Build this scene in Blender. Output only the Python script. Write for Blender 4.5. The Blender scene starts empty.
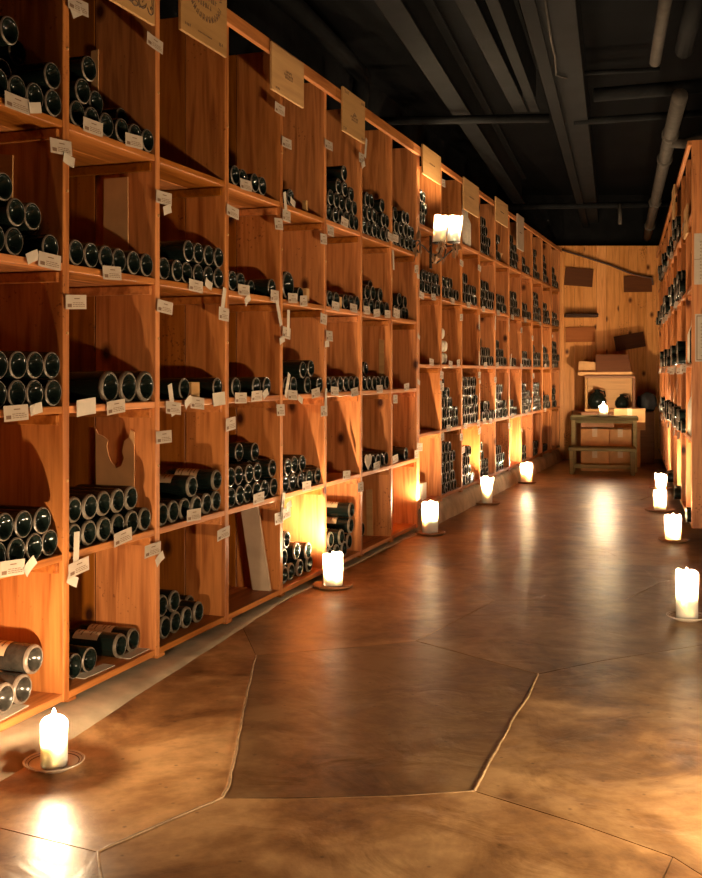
import bpy, bmesh, math, random
from mathutils import Vector, Matrix
random.seed(7)
sc = bpy.context.scene
C = sc.collection
PI = math.pi
sin, cos = math.sin, math.cos

# ------------------------------------------------------------------ camera, world, exposure
F, CX, HY, H = 1055.0, 351.0, 372.0, 1.0
cam_d = bpy.data.cameras.new('camera')
cam = bpy.data.objects.new('camera', cam_d); C.objects.link(cam)
cam.location = (0, 0, H); cam.rotation_euler = (PI/2, 0, 0)
cam_d.sensor_fit = 'HORIZONTAL'; cam_d.sensor_width = 36.0
cam_d.lens = F/702*36.0
cam_d.shift_y = (HY-439.0)/702.0
cam_d.clip_start = 0.05
sc.camera = cam
w = bpy.data.worlds.new('world'); sc.world = w; w.use_nodes = True
w.node_tree.nodes['Background'].inputs[0].default_value = (0.75, 0.85, 1.0, 1)
w.node_tree.nodes['Background'].inputs[1].default_value = 0.004
sc.view_settings.view_transform = 'Standard'
sc.view_settings.look = 'None'
sc.view_settings.gamma = 1.0
sc.view_settings.use_curve_mapping = False
sc.view_settings.exposure = 0.82
FLAME = 7000.0           # brightness of every candle flame
FLAME_COL = (1.0, 0.72, 0.42, 1)
sc.cycles.sample_clamp_indirect = 4.0
sc.cycles.max_bounces = 8
sc.cycles.diffuse_bounces = 3
sc.cycles.glossy_bounces = 3
sc.cycles.caustics_reflective = False
sc.cycles.caustics_refractive = False

# ------------------------------------------------------------------ materials
def nodes(name):
    m = bpy.data.materials.new(name); m.use_nodes = True
    nt = m.node_tree
    return m, nt, nt.nodes['Principled BSDF']
def N(nt, t, **kw):
    n = nt.nodes.new(t)
    for k, v in kw.items():
        if k.startswith('i_'):
            key = k[2:]
            n.inputs[int(key) if key.isdigit() else key.replace('_', ' ')].default_value = v
        else: setattr(n, k, v)
    return n
def L(nt, a, b): nt.links.new(a, b)
def ramp(nt, fac, stops):
    r = N(nt, 'ShaderNodeValToRGB')
    e = r.color_ramp.elements
    while len(e) < len(stops): e.new(0.5)
    for i, (p, c) in enumerate(stops):
        e[i].position = p; e[i].color = (*c, 1)
    L(nt, fac, r.inputs[0]); return r
def plain(name, col, rough=0.6, metal=0.0, var=0.0, scale=20.0, spec=0.5, bump=0.0):
    m, nt, p = nodes(name)
    p.inputs['Roughness'].default_value = rough
    p.inputs['Metallic'].default_value = metal
    p.inputs['Specular IOR Level'].default_value = spec
    tc = N(nt, 'ShaderNodeTexCoord')
    nz = N(nt, 'ShaderNodeTexNoise', i_Scale=scale, i_Detail=5.0)
    L(nt, tc.outputs['Object'], nz.inputs['Vector'])
    lo = tuple(max(0, c*(1-var)) for c in col); hi = tuple(min(1, c*(1+var)) for c in col)
    r = ramp(nt, nz.outputs[0], [(0.3, lo), (0.7, hi)])
    L(nt, r.outputs[0], p.inputs['Base Color'])
    if bump:
        b = N(nt, 'ShaderNodeBump', i_Strength=bump, i_Distance=0.01)
        L(nt, nz.outputs[0], b.inputs['Height']); L(nt, b.outputs[0], p.inputs['Normal'])
    return m
def wood(name, dark, light, axis='z', rough=0.5, knots=True, fine=1.0, sat=1.0, flat='x'):
    m, nt, p = nodes(name)
    p.inputs['Roughness'].default_value = rough
    p.inputs['Specular IOR Level'].default_value = 0.35
    tc = N(nt, 'ShaderNodeTexCoord')
    s = [14*fine]*3; s[{'x': 0, 'y': 1, 'z': 2}[axis]] = 1.1*fine
    oi = N(nt, 'ShaderNodeObjectInfo')
    at = N(nt, 'ShaderNodeAttribute', attribute_name='tone')
    mp = N(nt, 'ShaderNodeMapping'); mp.inputs['Scale'].default_value = s
    off = N(nt, 'ShaderNodeVectorMath', operation='ADD')
    sc1 = N(nt, 'ShaderNodeVectorMath', operation='SCALE'); sc1.inputs[0].default_value = (7.3, 3.1, 5.7)
    ad = N(nt, 'ShaderNodeMath', operation='ADD')
    L(nt, oi.outputs['Random'], ad.inputs[0]); L(nt, at.outputs['Fac'], ad.inputs[1])
    L(nt, ad.outputs[0], sc1.inputs['Scale'])
    L(nt, tc.outputs['Object'], off.inputs[0]); L(nt, sc1.outputs[0], off.inputs[1])
    L(nt, off.outputs[0], mp.inputs['Vector'])
    n1 = N(nt, 'ShaderNodeTexNoise', i_Scale=1.3, i_Detail=4.0, i_Distortion=0.6)
    L(nt, mp.outputs[0], n1.inputs['Vector'])
    n2 = N(nt, 'ShaderNodeTexNoise', i_Scale=6.0, i_Detail=3.0)
    L(nt, mp.outputs[0], n2.inputs['Vector'])
    wv = N(nt, 'ShaderNodeMath', operation='MULTIPLY', i_1=16.0); L(nt, n1.outputs[0], wv.inputs[0])
    sn = N(nt, 'ShaderNodeMath', operation='SINE'); L(nt, wv.outputs[0], sn.inputs[0])
    mx = N(nt, 'ShaderNodeMath', operation='MULTIPLY_ADD', i_1=0.13, i_2=0.44); L(nt, sn.outputs[0], mx.inputs[0])
    m2 = N(nt, 'ShaderNodeMath', operation='MULTIPLY_ADD', i_1=0.35); L(nt, n2.outputs[0], m2.inputs[0]); L(nt, mx.outputs[0], m2.inputs[2])
    r = ramp(nt, m2.outputs[0], [(0.32, dark), (0.8, light)])
    col = r.outputs[0]
    if knots:
        ks = [3.6]*3; ks[{'x': 0, 'y': 1, 'z': 2}[axis]] = 2.0; ks[{'x': 0, 'y': 1, 'z': 2}[flat]] = 0.01
        mk = N(nt, 'ShaderNodeMapping'); mk.inputs['Scale'].default_value = (2.6, 1.7, 1)
        sp_ = N(nt, 'ShaderNodeSeparateXYZ'); L(nt, off.outputs[0], sp_.inputs[0])
        co_ = N(nt, 'ShaderNodeCombineXYZ'); L(nt, sp_.outputs[1 if flat == 'x' else 0], co_.inputs[0]); L(nt, sp_.outputs[2], co_.inputs[1])
        L(nt, co_.outputs[0], mk.inputs['Vector'])
        vo = N(nt, 'ShaderNodeTexVoronoi', voronoi_dimensions='2D', i_Scale=1.0); L(nt, mk.outputs[0], vo.inputs['Vector'])
        kr = ramp(nt, vo.outputs['Distance'], [(0.025, (1, 1, 1)), (0.075, (0, 0, 0))])
        mixk = N(nt, 'ShaderNodeMixRGB', i_Color2=(dark[0]*0.25, dark[1]*0.18, dark[2]*0.15, 1))
        L(nt, kr.outputs[0], mixk.inputs[0]); L(nt, col, mixk.inputs[1]); col = mixk.outputs[0]
        # scattered stains and specks of mould in the old boards
        s1 = N(nt, 'ShaderNodeTexNoise', i_Scale=3.0, i_Detail=2.0); L(nt, off.outputs[0], s1.inputs['Vector'])
        s2 = N(nt, 'ShaderNodeTexNoise', i_Scale=70.0, i_Detail=4.0); L(nt, off.outputs[0], s2.inputs['Vector'])
        sm_ = N(nt, 'ShaderNodeMath', operation='MULTIPLY'); L(nt, s1.outputs[0], sm_.inputs[0]); L(nt, s2.outputs[0], sm_.inputs[1])
        sr0 = ramp(nt, sm_.outputs[0], [(0.395, (1, 1, 1)), (0.45, (0.42, 0.34, 0.30))])
        mst = N(nt, 'ShaderNodeMixRGB', blend_type='MULTIPLY'); mst.inputs[0].default_value = 0.9
        L(nt, col, mst.inputs[1]); L(nt, sr0.outputs[0], mst.inputs[2]); col = mst.outputs[0]
    # plank to plank tone
    hs = N(nt, 'ShaderNodeHueSaturation', i_Saturation=sat)
    tv = N(nt, 'ShaderNodeMath', operation='MULTIPLY_ADD', i_1=0.85, i_2=0.42)
    tsat = N(nt, 'ShaderNodeMath', operation='MULTIPLY_ADD', i_1=-0.16, i_2=1.12); L(nt, at.outputs['Fac'], tsat.inputs[0]); L(nt, tsat.outputs[0], hs.inputs['Saturation'])
    L(nt, at.outputs['Fac'], tv.inputs[0]); L(nt, tv.outputs[0], hs.inputs['Value'])
    L(nt, col, hs.inputs['Color']); L(nt, hs.outputs[0], p.inputs['Base Color'])
    b = N(nt, 'ShaderNodeBump', i_Strength=0.12, i_Distance=0.004)
    L(nt, n2.outputs[0], b.inputs['Height']); L(nt, b.outputs[0], p.inputs['Normal'])
    return m

PINE_D, PINE_L = (0.20, 0.043, 0.006), (0.58, 0.215, 0.062)
M = {}
M['pine_v'] = wood('pine_upright', PINE_D, PINE_L, 'z')
M['pine_h'] = wood('pine_board', PINE_D, PINE_L, 'x', knots=False)
M['pine_back'] = wood('pine_wall', (0.48, 0.165, 0.034), (0.80, 0.36, 0.11), 'z', flat='y')
M['crate'] = wood('crate_wood', (0.46, 0.245, 0.095), (0.60, 0.34, 0.14), 'x', knots=False, rough=0.65)
M['crate_dark'] = wood('dark_crate_wood', (0.13, 0.042, 0.016), (0.20, 0.068, 0.024), 'x', knots=False, rough=0.65)
M['old_wood'] = wood('green_grey_wood', (0.17, 0.14, 0.065), (0.28, 0.235, 0.11), 'x', knots=False, rough=0.7)
M['brown_wood'] = wood('brown_wood', (0.16, 0.07, 0.03), (0.25, 0.11, 0.05), 'x', knots=False, rough=0.6)
M['ledge_wood'] = wood('very_dark_brown_wood', (0.025, 0.010, 0.005), (0.05, 0.02, 0.01), 'x', knots=False, rough=0.7)  # even very dark brown for the end wall ledge
M['crate_brown'] = wood('brown_crate_wood', (0.30, 0.085, 0.02), (0.42, 0.135, 0.035), 'x', knots=False, rough=0.65)
M['board_grey'] = plain('pale_board', (0.50, 0.36, 0.25), 0.8, var=0.15, scale=9)
M['cardboard'] = plain('cardboard', (0.60, 0.33, 0.14), 0.85, var=0.12, scale=12)
M['paper'] = plain('paper', (0.46, 0.36, 0.28), 0.8, var=0.08, scale=30)
M['paper_white'] = plain('white_paper', (0.55, 0.46, 0.37), 0.8, var=0.06, scale=30)
M['ink'] = plain('ink', (0.10, 0.055, 0.035), 0.8)
M['ink_faint'] = plain('faint_stamp_ink', (0.17, 0.09, 0.05), 0.8)
M['tape'] = plain('tape', (0.66, 0.52, 0.36), 0.5, var=0.1)
M['glass'] = plain('dark_bottle_glass', (0.006, 0.010, 0.008), 0.14, spec=0.26)
M['glass_dusty'] = plain('dusty_bottle_glass', (0.032, 0.028, 0.023), 0.22, var=0.5, scale=40, spec=0.5)
M['rim'] = plain('worn_glass_rim', (0.17, 0.13, 0.10), 0.32, var=0.35, scale=60, spec=0.6)
M['rim_dusty'] = plain('dusty_glass_rim', (0.13, 0.10, 0.072), 0.45, var=0.3, scale=60)
M['label'] = plain('bottle_label', (0.62, 0.46, 0.28), 0.7, var=0.1, scale=25)
M['saucer'] = plain('glazed_ceramic', (0.78, 0.68, 0.58), 0.18, var=0.04)
M['saucer_ring'] = plain('glaze_ring', (0.16, 0.10, 0.09), 0.2)
M['clay'] = plain('clay_saucer', (0.30, 0.15, 0.07), 0.45, var=0.2)
M['wick'] = plain('wick', (0.02, 0.015, 0.01), 0.9)
M['iron'] = plain('wrought_iron', (0.03, 0.024, 0.02), 0.45, metal=0.6, var=0.3)
M['leaf'] = plain('bronze_leaf', (0.34, 0.19, 0.10), 0.45, metal=0.0, var=0.3)
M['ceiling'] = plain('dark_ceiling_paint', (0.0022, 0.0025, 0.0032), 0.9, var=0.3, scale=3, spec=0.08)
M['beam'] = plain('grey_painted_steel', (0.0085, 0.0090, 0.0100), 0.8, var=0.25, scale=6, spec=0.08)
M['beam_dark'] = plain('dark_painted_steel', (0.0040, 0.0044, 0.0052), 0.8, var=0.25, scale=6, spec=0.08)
M['pipe'] = plain('pale_pipe', (0.07, 0.062, 0.055), 0.6, var=0.2, scale=15, spec=0.08)
M['black'] = plain('black_cloth', (0.012, 0.012, 0.014), 0.8, var=0.3)
M['cable'] = plain('cable', (0.10, 0.05, 0.03), 0.6)
M['plaster'] = plain('rough_plaster', (0.56, 0.44, 0.30), 0.9, var=0.3, scale=7, bump=0.5)
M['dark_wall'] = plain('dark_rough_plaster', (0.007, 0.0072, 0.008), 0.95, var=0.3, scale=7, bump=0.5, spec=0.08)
M['mortar'] = plain('mortar', (0.42, 0.27, 0.15), 0.6, var=0.3, scale=30, bump=0.4)
M['paper_frame'] = plain('dark_picture_line', (0.05, 0.03, 0.02), 0.7)
M['tissue'] = plain('tissue_wrap', (0.74, 0.66, 0.54), 0.9, var=0.12, scale=40, bump=0.5)

m, nt, p = nodes('candle_wax'); M['wax'] = m
p.inputs['Base Color'].default_value = (0.96, 0.92, 0.83, 1)
p.inputs['Subsurface Weight'].default_value = 1.0
p.inputs['Subsurface Radius'].default_value = (1.0, 0.94, 0.85)
p.inputs['Subsurface Scale'].default_value = 0.065
p.inputs['Roughness'].default_value = 0.45
m, nt, p = nodes('candle_flame'); M['flame'] = m
nt.nodes.remove(p)
em = N(nt, 'ShaderNodeEmission'); em.inputs[0].default_value = FLAME_COL; em.inputs[1].default_value = FLAME
L(nt, em.outputs[0], nt.nodes['Material Output'].inputs[0])

# polished flagstone
m, nt, p = nodes('flagstone'); M['stone'] = m
tc = N(nt, 'ShaderNodeTexCoord'); at = N(nt, 'ShaderNodeAttribute', attribute_name='tone')
n1 = N(nt, 'ShaderNodeTexNoise', i_Scale=2.2, i_Detail=9.0, i_Roughness=0.62, i_Distortion=0.7)
n2 = N(nt, 'ShaderNodeTexNoise', i_Scale=14.0, i_Detail=6.0, i_Roughness=0.6)
n3 = N(nt, 'ShaderNodeTexVoronoi', i_Scale=16.0)
for n in (n1, n2, n3): L(nt, tc.outputs['Object'], n.inputs['Vector'])
mm = N(nt, 'ShaderNodeMath', operation='MULTIPLY_ADD', i_1=0.35); L(nt, n2.outputs[0], mm.inputs[0]); L(nt, n1.outputs[0], mm.inputs[2])
r = ramp(nt, mm.outputs[0], [(0.48, (0.085, 0.034, 0.011)), (0.64, (0.25, 0.132, 0.052)), (0.80, (0.44, 0.27, 0.125))])
pits = ramp(nt, n3.outputs['Distance'], [(0.05, (0.25, 0.2, 0.18)), (0.10, (1, 1, 1))])
mu = N(nt, 'ShaderNodeMixRGB', blend_type='MULTIPLY'); mu.inputs[0].default_value = 0.6
L(nt, r.outputs[0], mu.inputs[1]); L(nt, pits.outputs[0], mu.inputs[2])
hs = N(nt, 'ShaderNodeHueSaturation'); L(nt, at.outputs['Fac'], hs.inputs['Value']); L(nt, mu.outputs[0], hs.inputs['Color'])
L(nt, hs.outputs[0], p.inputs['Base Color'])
rr = N(nt, 'ShaderNodeMapRange', i_3=0.28, i_4=0.48); L(nt, n1.outputs[0], rr.inputs[0]); L(nt, rr.outputs[0], p.inputs['Roughness'])
n4 = N(nt, 'ShaderNodeTexNoise', i_Scale=5.0, i_Detail=5.0, i_Distortion=1.2); L(nt, tc.outputs['Object'], n4.inputs['Vector'])
hh = N(nt, 'ShaderNodeMath', operation='MULTIPLY_ADD', i_1=0.12); L(nt, n2.outputs[0], hh.inputs[0]); L(nt, n4.outputs[0], hh.inputs[2])
b = N(nt, 'ShaderNodeBump', i_Strength=0.36, i_Distance=0.014); L(nt, hh.outputs[0], b.inputs['Height']); L(nt, b.outputs[0], p.inputs['Normal'])
p.inputs['Specular IOR Level'].default_value = 0.5

# ------------------------------------------------------------------ mesh helpers
class MB:
    def __init__(s): s.v = []; s.f = []; s.mi = []; s.t = []; s.sm = []
    def add(s, verts, faces, mi=0, tone=None, smooth=False, M4=None):
        o = len(s.v)
        if M4 is not None: verts = [M4 @ Vector(q) for q in verts]
        s.v += [tuple(q) for q in verts]
        t = random.random() if tone is None else tone
        for f in faces: s.f.append([o+i for i in f]); s.mi.append(mi); s.t.append(t); s.sm.append(smooth)
    def box(s, x0, x1, y0, y1, z0, z1, mi=0, tone=None, M4=None):
        vs = [(x, y, z) for z in (z0, z1) for y in (y0, y1) for x in (x0, x1)]
        s.add(vs, [(0, 2, 3, 1), (4, 5, 7, 6), (0, 1, 5, 4), (2, 6, 7, 3), (0, 4, 6, 2), (1, 3, 7, 5)], mi, tone, M4=M4)
    def chbox(s, x0, x1, y0, y1, z0, z1, c=0.003, mi=0, tone=None, M4=None):
        # box with chamfered edges
        bm = bmesh.new(); bmesh.ops.create_cube(bm, size=1)
        for v in bm.verts: v.co = Vector(((x0+x1)/2+v.co.x*(x1-x0), (y0+y1)/2+v.co.y*(y1-y0), (z0+z1)/2+v.co.z*(z1-z0)))
        bmesh.ops.bevel(bm, geom=bm.edges[:], offset=c, segments=1, affect='EDGES')
        bm.verts.index_update()
        s.add([v.co[:] for v in bm.verts], [[v.index for v in f.verts] for f in bm.faces], mi, tone, M4=M4); bm.free()
    def lathe(s, prof, seg=20, mi=0, axis='z', M4=None, tone=0.5, wob=0.0, smooth=True, a0=0, a1=None):
        full = a1 is None
        vs = []; fs = []
        n = len(prof); cols = seg if full else seg+1
        for k in range(cols):
            a = (2*PI*k/seg) if full else a0+(a1-a0)*k/seg
            for (r, h) in prof:
                c_, s_ = r*cos(a), r*sin(a)
                vs.append((c_, s_, h) if axis == 'z' else (c_, h, s_))
        for k in range(seg):
            k2 = (k+1) % cols
            for i in range(n-1):
                q = [k*n+i, k2*n+i, k2*n+i+1, k*n+i+1]
                if prof[i][0] < 1e-6: q = [k*n+i, k2*n+i+1, k*n+i+1]
                elif prof[i+1][0] < 1e-6: q = [k*n+i, k2*n+i, k*n+i+1]
                fs.append(q if axis == 'z' else q[::-1])
        s.add(vs, fs, mi, tone, smooth, M4)
    def tube(s, pts, r, seg=8, mi=0, tone=0.5, M4=None, cap=True):
        pts = [Vector(q) for q in pts]; vs = []; fs = []
        n = len(pts); prev = None
        for i, q in enumerate(pts):
            d = (pts[min(i+1, n-1)]-pts[max(i-1, 0)]).normalized()
            if prev is None:
                a = d.orthogonal().normalized()
            else: a = (prev-d*prev.dot(d)).normalized()
            prev = a; b2 = d.cross(a)
            rr = r[i] if isinstance(r, (list, tuple)) else r
            for k in range(seg):
                t = 2*PI*k/seg; vs.append(q+a*cos(t)*rr+b2*sin(t)*rr)
        for i in range(n-1):
            for k in range(seg):
                k2 = (k+1) % seg; fs.append((i*seg+k, i*seg+k2, (i+1)*seg+k2, (i+1)*seg+k))
        if cap: fs.append(tuple(range(seg))[::-1]); fs.append(tuple(range((n-1)*seg, n*seg)))
        s.add(vs, fs, mi, tone, True, M4)
    def prism(s, poly, h, mi=0, tone=None, M4=None):
        # polygon in x,z extruded along +y by h
        n = len(poly)
        vs = [(x, 0, z) for x, z in poly]+[(x, h, z) for x, z in poly]
        fs = [tuple(range(n)), tuple(range(n, 2*n))[::-1]]+[(i, i+n, (i+1) % n+n, (i+1) % n) for i in range(n)]
        s.add(vs, fs, mi, tone, M4=M4)
    def mesh(s, name, mats):
        me = bpy.data.meshes.new(name); me.from_pydata(s.v, [], s.f)
        for mt in mats: me.materials.append(mt)
        me.polygons.foreach_set('material_index', s.mi)
        me.polygons.foreach_set('use_smooth', s.sm)
        a = me.attributes.new('tone', 'FLOAT', 'FACE'); a.data.foreach_set('value', s.t)
        me.update(); return me
    def build(s, name, mats, parent=None):
        if not isinstance(mats, (list, tuple)): mats = [mats]
        return link(name, s.mesh(name, mats), parent)
def link(name, me, parent=None):
    o = bpy.data.objects.new(name, me); C.objects.link(o)
    if parent: o.parent = parent
    return o
def tag(o, label, cat, group=None, kind=None):
    o['label'] = label; o['category'] = cat
    if group: o['group'] = group
    if kind: o['kind'] = kind
    return o
def thing(name, label, cat, loc=(0, 0, 0), rz=0, group=None):
    o = bpy.data.objects.new(name, None); o.empty_display_size = 0.05; C.objects.link(o)
    o.location = loc; o.rotation_euler = (0, 0, rz)
    return tag(o, label, cat, group)
def structure(o): o['kind'] = 'structure'; return o

# ------------------------------------------------------------------ frames of reference along the two racks
class Frame:
    def __init__(s, ox, oy, ux, uy):
        s.o = Vector((ox, oy, 0)); s.u = Vector((ux, uy, 0)).normalized()
        s.w = Vector((-s.u.y, s.u.x, 0)); s.ang = math.atan2(s.u.y, s.u.x)
    def P(s, u, w_, z): q = s.o+s.u*u+s.w*w_; return Vector((q.x, q.y, z))
    def u_at(s, px, w_=0.0):
        # distance along the rack of a point w_ behind its front, seen in direction px
        k = (px-CX)/F; q = s.o+s.w*w_
        return (k*q.y-q.x)/(s.u.x-k*s.u.y)
    def z_at(s, u, w_, py):
        return H-(py-HY)*s.P(u, w_, 0).y/F
TH = math.atan(0.362)
LF = Frame(-0.8344, 3.127, sin(TH), cos(TH))
PH = math.atan(0.259)
RF = Frame(1.97, 6.10, -sin(PH), -cos(PH))      # local x runs towards the camera, local y into the rack
def floor_pt(px, py):
    y = F*H/(py-HY); return Vector(((px-CX)*y/F, y, 0))
def W(px, py, y): return Vector(((px-CX)*y/F, y, H-(py-HY)*y/F))

NP, NT = 0.526, 0.032
NEAR_POSTS = [NP*i for i in range(-2, 8)]            # far face of each upright
NEAR_SH = [0.054, 0.465, 0.90, 1.32, 1.74]           # front top edge height of the boards
FAR_U0 = NP*7; FP = 0.575
FAR_POSTS = [FAR_U0+0.034]+[FAR_U0+FP*i for i in range(1, 11)]
FAR_SH = [0.165, 0.61, 1.05, 1.507, 1.935]
RACK_TOP = 2.40
DEPTH = 0.50
R_POSTS = [-0.575*i for i in range(11, -1, -1)]
R_SH = [0.12, 0.61, 1.05, 1.507, 1.935]

# ------------------------------------------------------------------ floor
slabs_px = [
 # polygon in photo points on the floor, tone
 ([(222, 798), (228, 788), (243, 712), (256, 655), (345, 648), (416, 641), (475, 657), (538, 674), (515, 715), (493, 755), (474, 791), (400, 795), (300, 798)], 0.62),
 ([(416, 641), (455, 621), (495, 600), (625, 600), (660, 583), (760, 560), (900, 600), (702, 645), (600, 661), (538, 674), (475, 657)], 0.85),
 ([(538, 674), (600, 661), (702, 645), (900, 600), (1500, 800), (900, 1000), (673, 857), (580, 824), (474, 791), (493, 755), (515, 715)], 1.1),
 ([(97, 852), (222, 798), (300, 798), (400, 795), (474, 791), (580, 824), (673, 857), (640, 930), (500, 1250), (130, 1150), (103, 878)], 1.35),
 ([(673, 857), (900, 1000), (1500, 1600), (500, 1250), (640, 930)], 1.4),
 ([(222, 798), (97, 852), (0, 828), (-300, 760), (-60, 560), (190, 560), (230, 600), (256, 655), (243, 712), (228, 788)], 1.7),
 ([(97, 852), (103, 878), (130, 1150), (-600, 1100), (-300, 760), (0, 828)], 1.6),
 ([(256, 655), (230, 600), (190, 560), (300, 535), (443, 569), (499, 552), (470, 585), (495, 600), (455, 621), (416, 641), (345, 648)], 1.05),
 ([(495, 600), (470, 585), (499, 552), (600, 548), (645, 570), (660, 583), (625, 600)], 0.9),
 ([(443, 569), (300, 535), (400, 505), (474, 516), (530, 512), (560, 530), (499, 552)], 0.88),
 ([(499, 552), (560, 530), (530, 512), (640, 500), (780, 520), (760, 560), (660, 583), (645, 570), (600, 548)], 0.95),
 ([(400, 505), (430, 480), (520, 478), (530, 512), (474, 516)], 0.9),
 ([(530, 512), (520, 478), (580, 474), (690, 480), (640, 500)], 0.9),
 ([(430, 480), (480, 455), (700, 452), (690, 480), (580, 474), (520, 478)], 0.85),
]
fb = MB()
fb.box(-6, 7, -2, 13.5, -0.06, -0.004, tone=0.9)
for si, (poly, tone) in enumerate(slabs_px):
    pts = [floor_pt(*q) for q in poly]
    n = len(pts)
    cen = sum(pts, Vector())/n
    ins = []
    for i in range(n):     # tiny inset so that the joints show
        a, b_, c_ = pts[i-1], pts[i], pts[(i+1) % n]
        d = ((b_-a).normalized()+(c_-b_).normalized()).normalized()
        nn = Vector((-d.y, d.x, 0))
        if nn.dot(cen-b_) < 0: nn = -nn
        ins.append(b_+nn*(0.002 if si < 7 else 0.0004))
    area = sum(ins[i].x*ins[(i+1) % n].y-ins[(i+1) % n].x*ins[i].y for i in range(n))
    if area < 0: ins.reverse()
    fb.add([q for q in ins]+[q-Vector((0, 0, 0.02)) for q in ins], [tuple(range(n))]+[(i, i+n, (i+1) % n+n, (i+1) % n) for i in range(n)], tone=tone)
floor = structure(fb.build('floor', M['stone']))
joints = [
 [(256, 655), (250, 680), (243, 712), (236, 750), (228, 788), (222, 798)],
 [(222, 798), (160, 824), (97, 852), (103, 890), (106, 930)],
 [(538, 674), (528, 697), (515, 715), (505, 735), (493, 755), (474, 791)],
 [(416, 641), (440, 629), (470, 614), (495, 600)],
 [(416, 641), (445, 648), (475, 657), (538, 674)],
 [(222, 798), (300, 799), (400, 796), (474, 791)],
 [(625, 600), (645, 590), (660, 582)], [(443, 569), (470, 561), (499, 552)],
]
jw = [0.0042, 0.0042, 0.0042, 0.002, 0.0014, 0.001, 0.002, 0.0014]
for pl, wd in zip(joints, jw):
    jb = MB(); pts = [floor_pt(*q) for q in pl]; path = []
    for i in range(len(pts)-1):
        nseg = max(2, int((pts[i+1]-pts[i]).length/0.03))
        for k in range(nseg):
            q = pts[i].lerp(pts[i+1], k/nseg); path.append(q+Vector((random.uniform(-1, 1), random.uniform(-1, 1), 0))*wd*0.35)
    path.append(pts[-1])
    jb.tube([q+Vector((0, 0, 0.0005)) for q in path], [wd*random.uniform(0.75, 1.1) for _ in path], 6, tone=0.5)
    jo = jb.build('mortar_joint', M['mortar'], floor)
    for v in jo.data.vertices: v.co.z *= 0.6

# ------------------------------------------------------------------ room shell
def frame_box(fr, u0, u1, w0, w1, z0, z1, name, mat, kind=True):
    b_ = MB(); b_.box(u0, u1, w0, w1, z0, z1, tone=0.5)
    o = b_.build(name, mat); o.location = fr.o; o.rotation_euler = (0, 0, fr.ang)
    return structure(o) if kind else o
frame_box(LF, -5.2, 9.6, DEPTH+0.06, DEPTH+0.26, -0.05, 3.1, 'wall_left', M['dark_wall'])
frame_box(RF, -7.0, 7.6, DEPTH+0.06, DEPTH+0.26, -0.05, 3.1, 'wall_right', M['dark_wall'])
YB = 12.12
wb = MB()
x = 1.4
while x < 5.0:
    wd = random.uniform(0.10, 0.15)
    wb.box(x, x+wd-0.003, YB, YB+0.03, 0, 2.45, tone=random.uniform(.55, .9)); x += wd
wb.box(1.4, 5.0, YB+0.02, YB+0.1, 0, 2.45, tone=0.3)
structure(wb.build('wall_back', M['pine_back']))
ub = MB(); ub.box(0.8, 5.6, YB+0.1, YB+0.3, -0.05, 3.1, tone=0.5)
structure(ub.build('wall_end', M['dark_wall']))
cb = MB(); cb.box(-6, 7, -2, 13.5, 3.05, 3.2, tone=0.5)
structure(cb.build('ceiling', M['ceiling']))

# low plaster kerb under the left rack, bulging out near the camera
kb = MB(); ring = []
us = [-2.6+0.12*i for i in range(0, 101)]
def kerb_out(u):
    if u < 0: return 0.14+0.05*min(1, -u)
    return max(0.0, 0.14*(1-u/1.6)) if u < 1.6 else (0.0 if u < 3.5 else 0.02)
rnd = random.Random(3); pv = []
for u in us:
    if u > 9.4: break
    o_ = kerb_out(u)+rnd.uniform(-0.006, 0.006)
    if u < NP*7:
        t_ = min(1, max(0, (0.25-u)/0.5)); top = 0.007+0.028*t_+rnd.uniform(-0.003, 0.002)
        pv.append([(u, 0.45, -0.01), (u, 0.45, 0.012), (u, 0.006-0.055*t_, top), (u, -o_*0.55-0.02*t_, top*0.82), (u, -o_*0.85-0.004, top*0.42), (u, -o_-0.012, -0.01)])
    else:
        top = 0.125+rnd.uniform(-0.004, 0.004)
        pv.append([(u, 0.45, -0.01), (u, 0.45, top), (u, 0.012, top), (u, 0.004-o_*0.5, top*0.8), (u, -o_, top*0.45), (u, -o_-0.012, -0.01)])
vs = [q for r_ in pv for q in r_]; fs = []
for i in range(len(pv)-1):
    for k in range(5): fs.append((i*6+k, i*6+k+1, (i+1)*6+k+1, (i+1)*6+k))
kb.add(vs, fs, smooth=True)
ko = kb.build('trim_1', M['plaster']); ko.location = LF.o; ko.rotation_euler = (0, 0, LF.ang); structure(ko)

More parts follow.
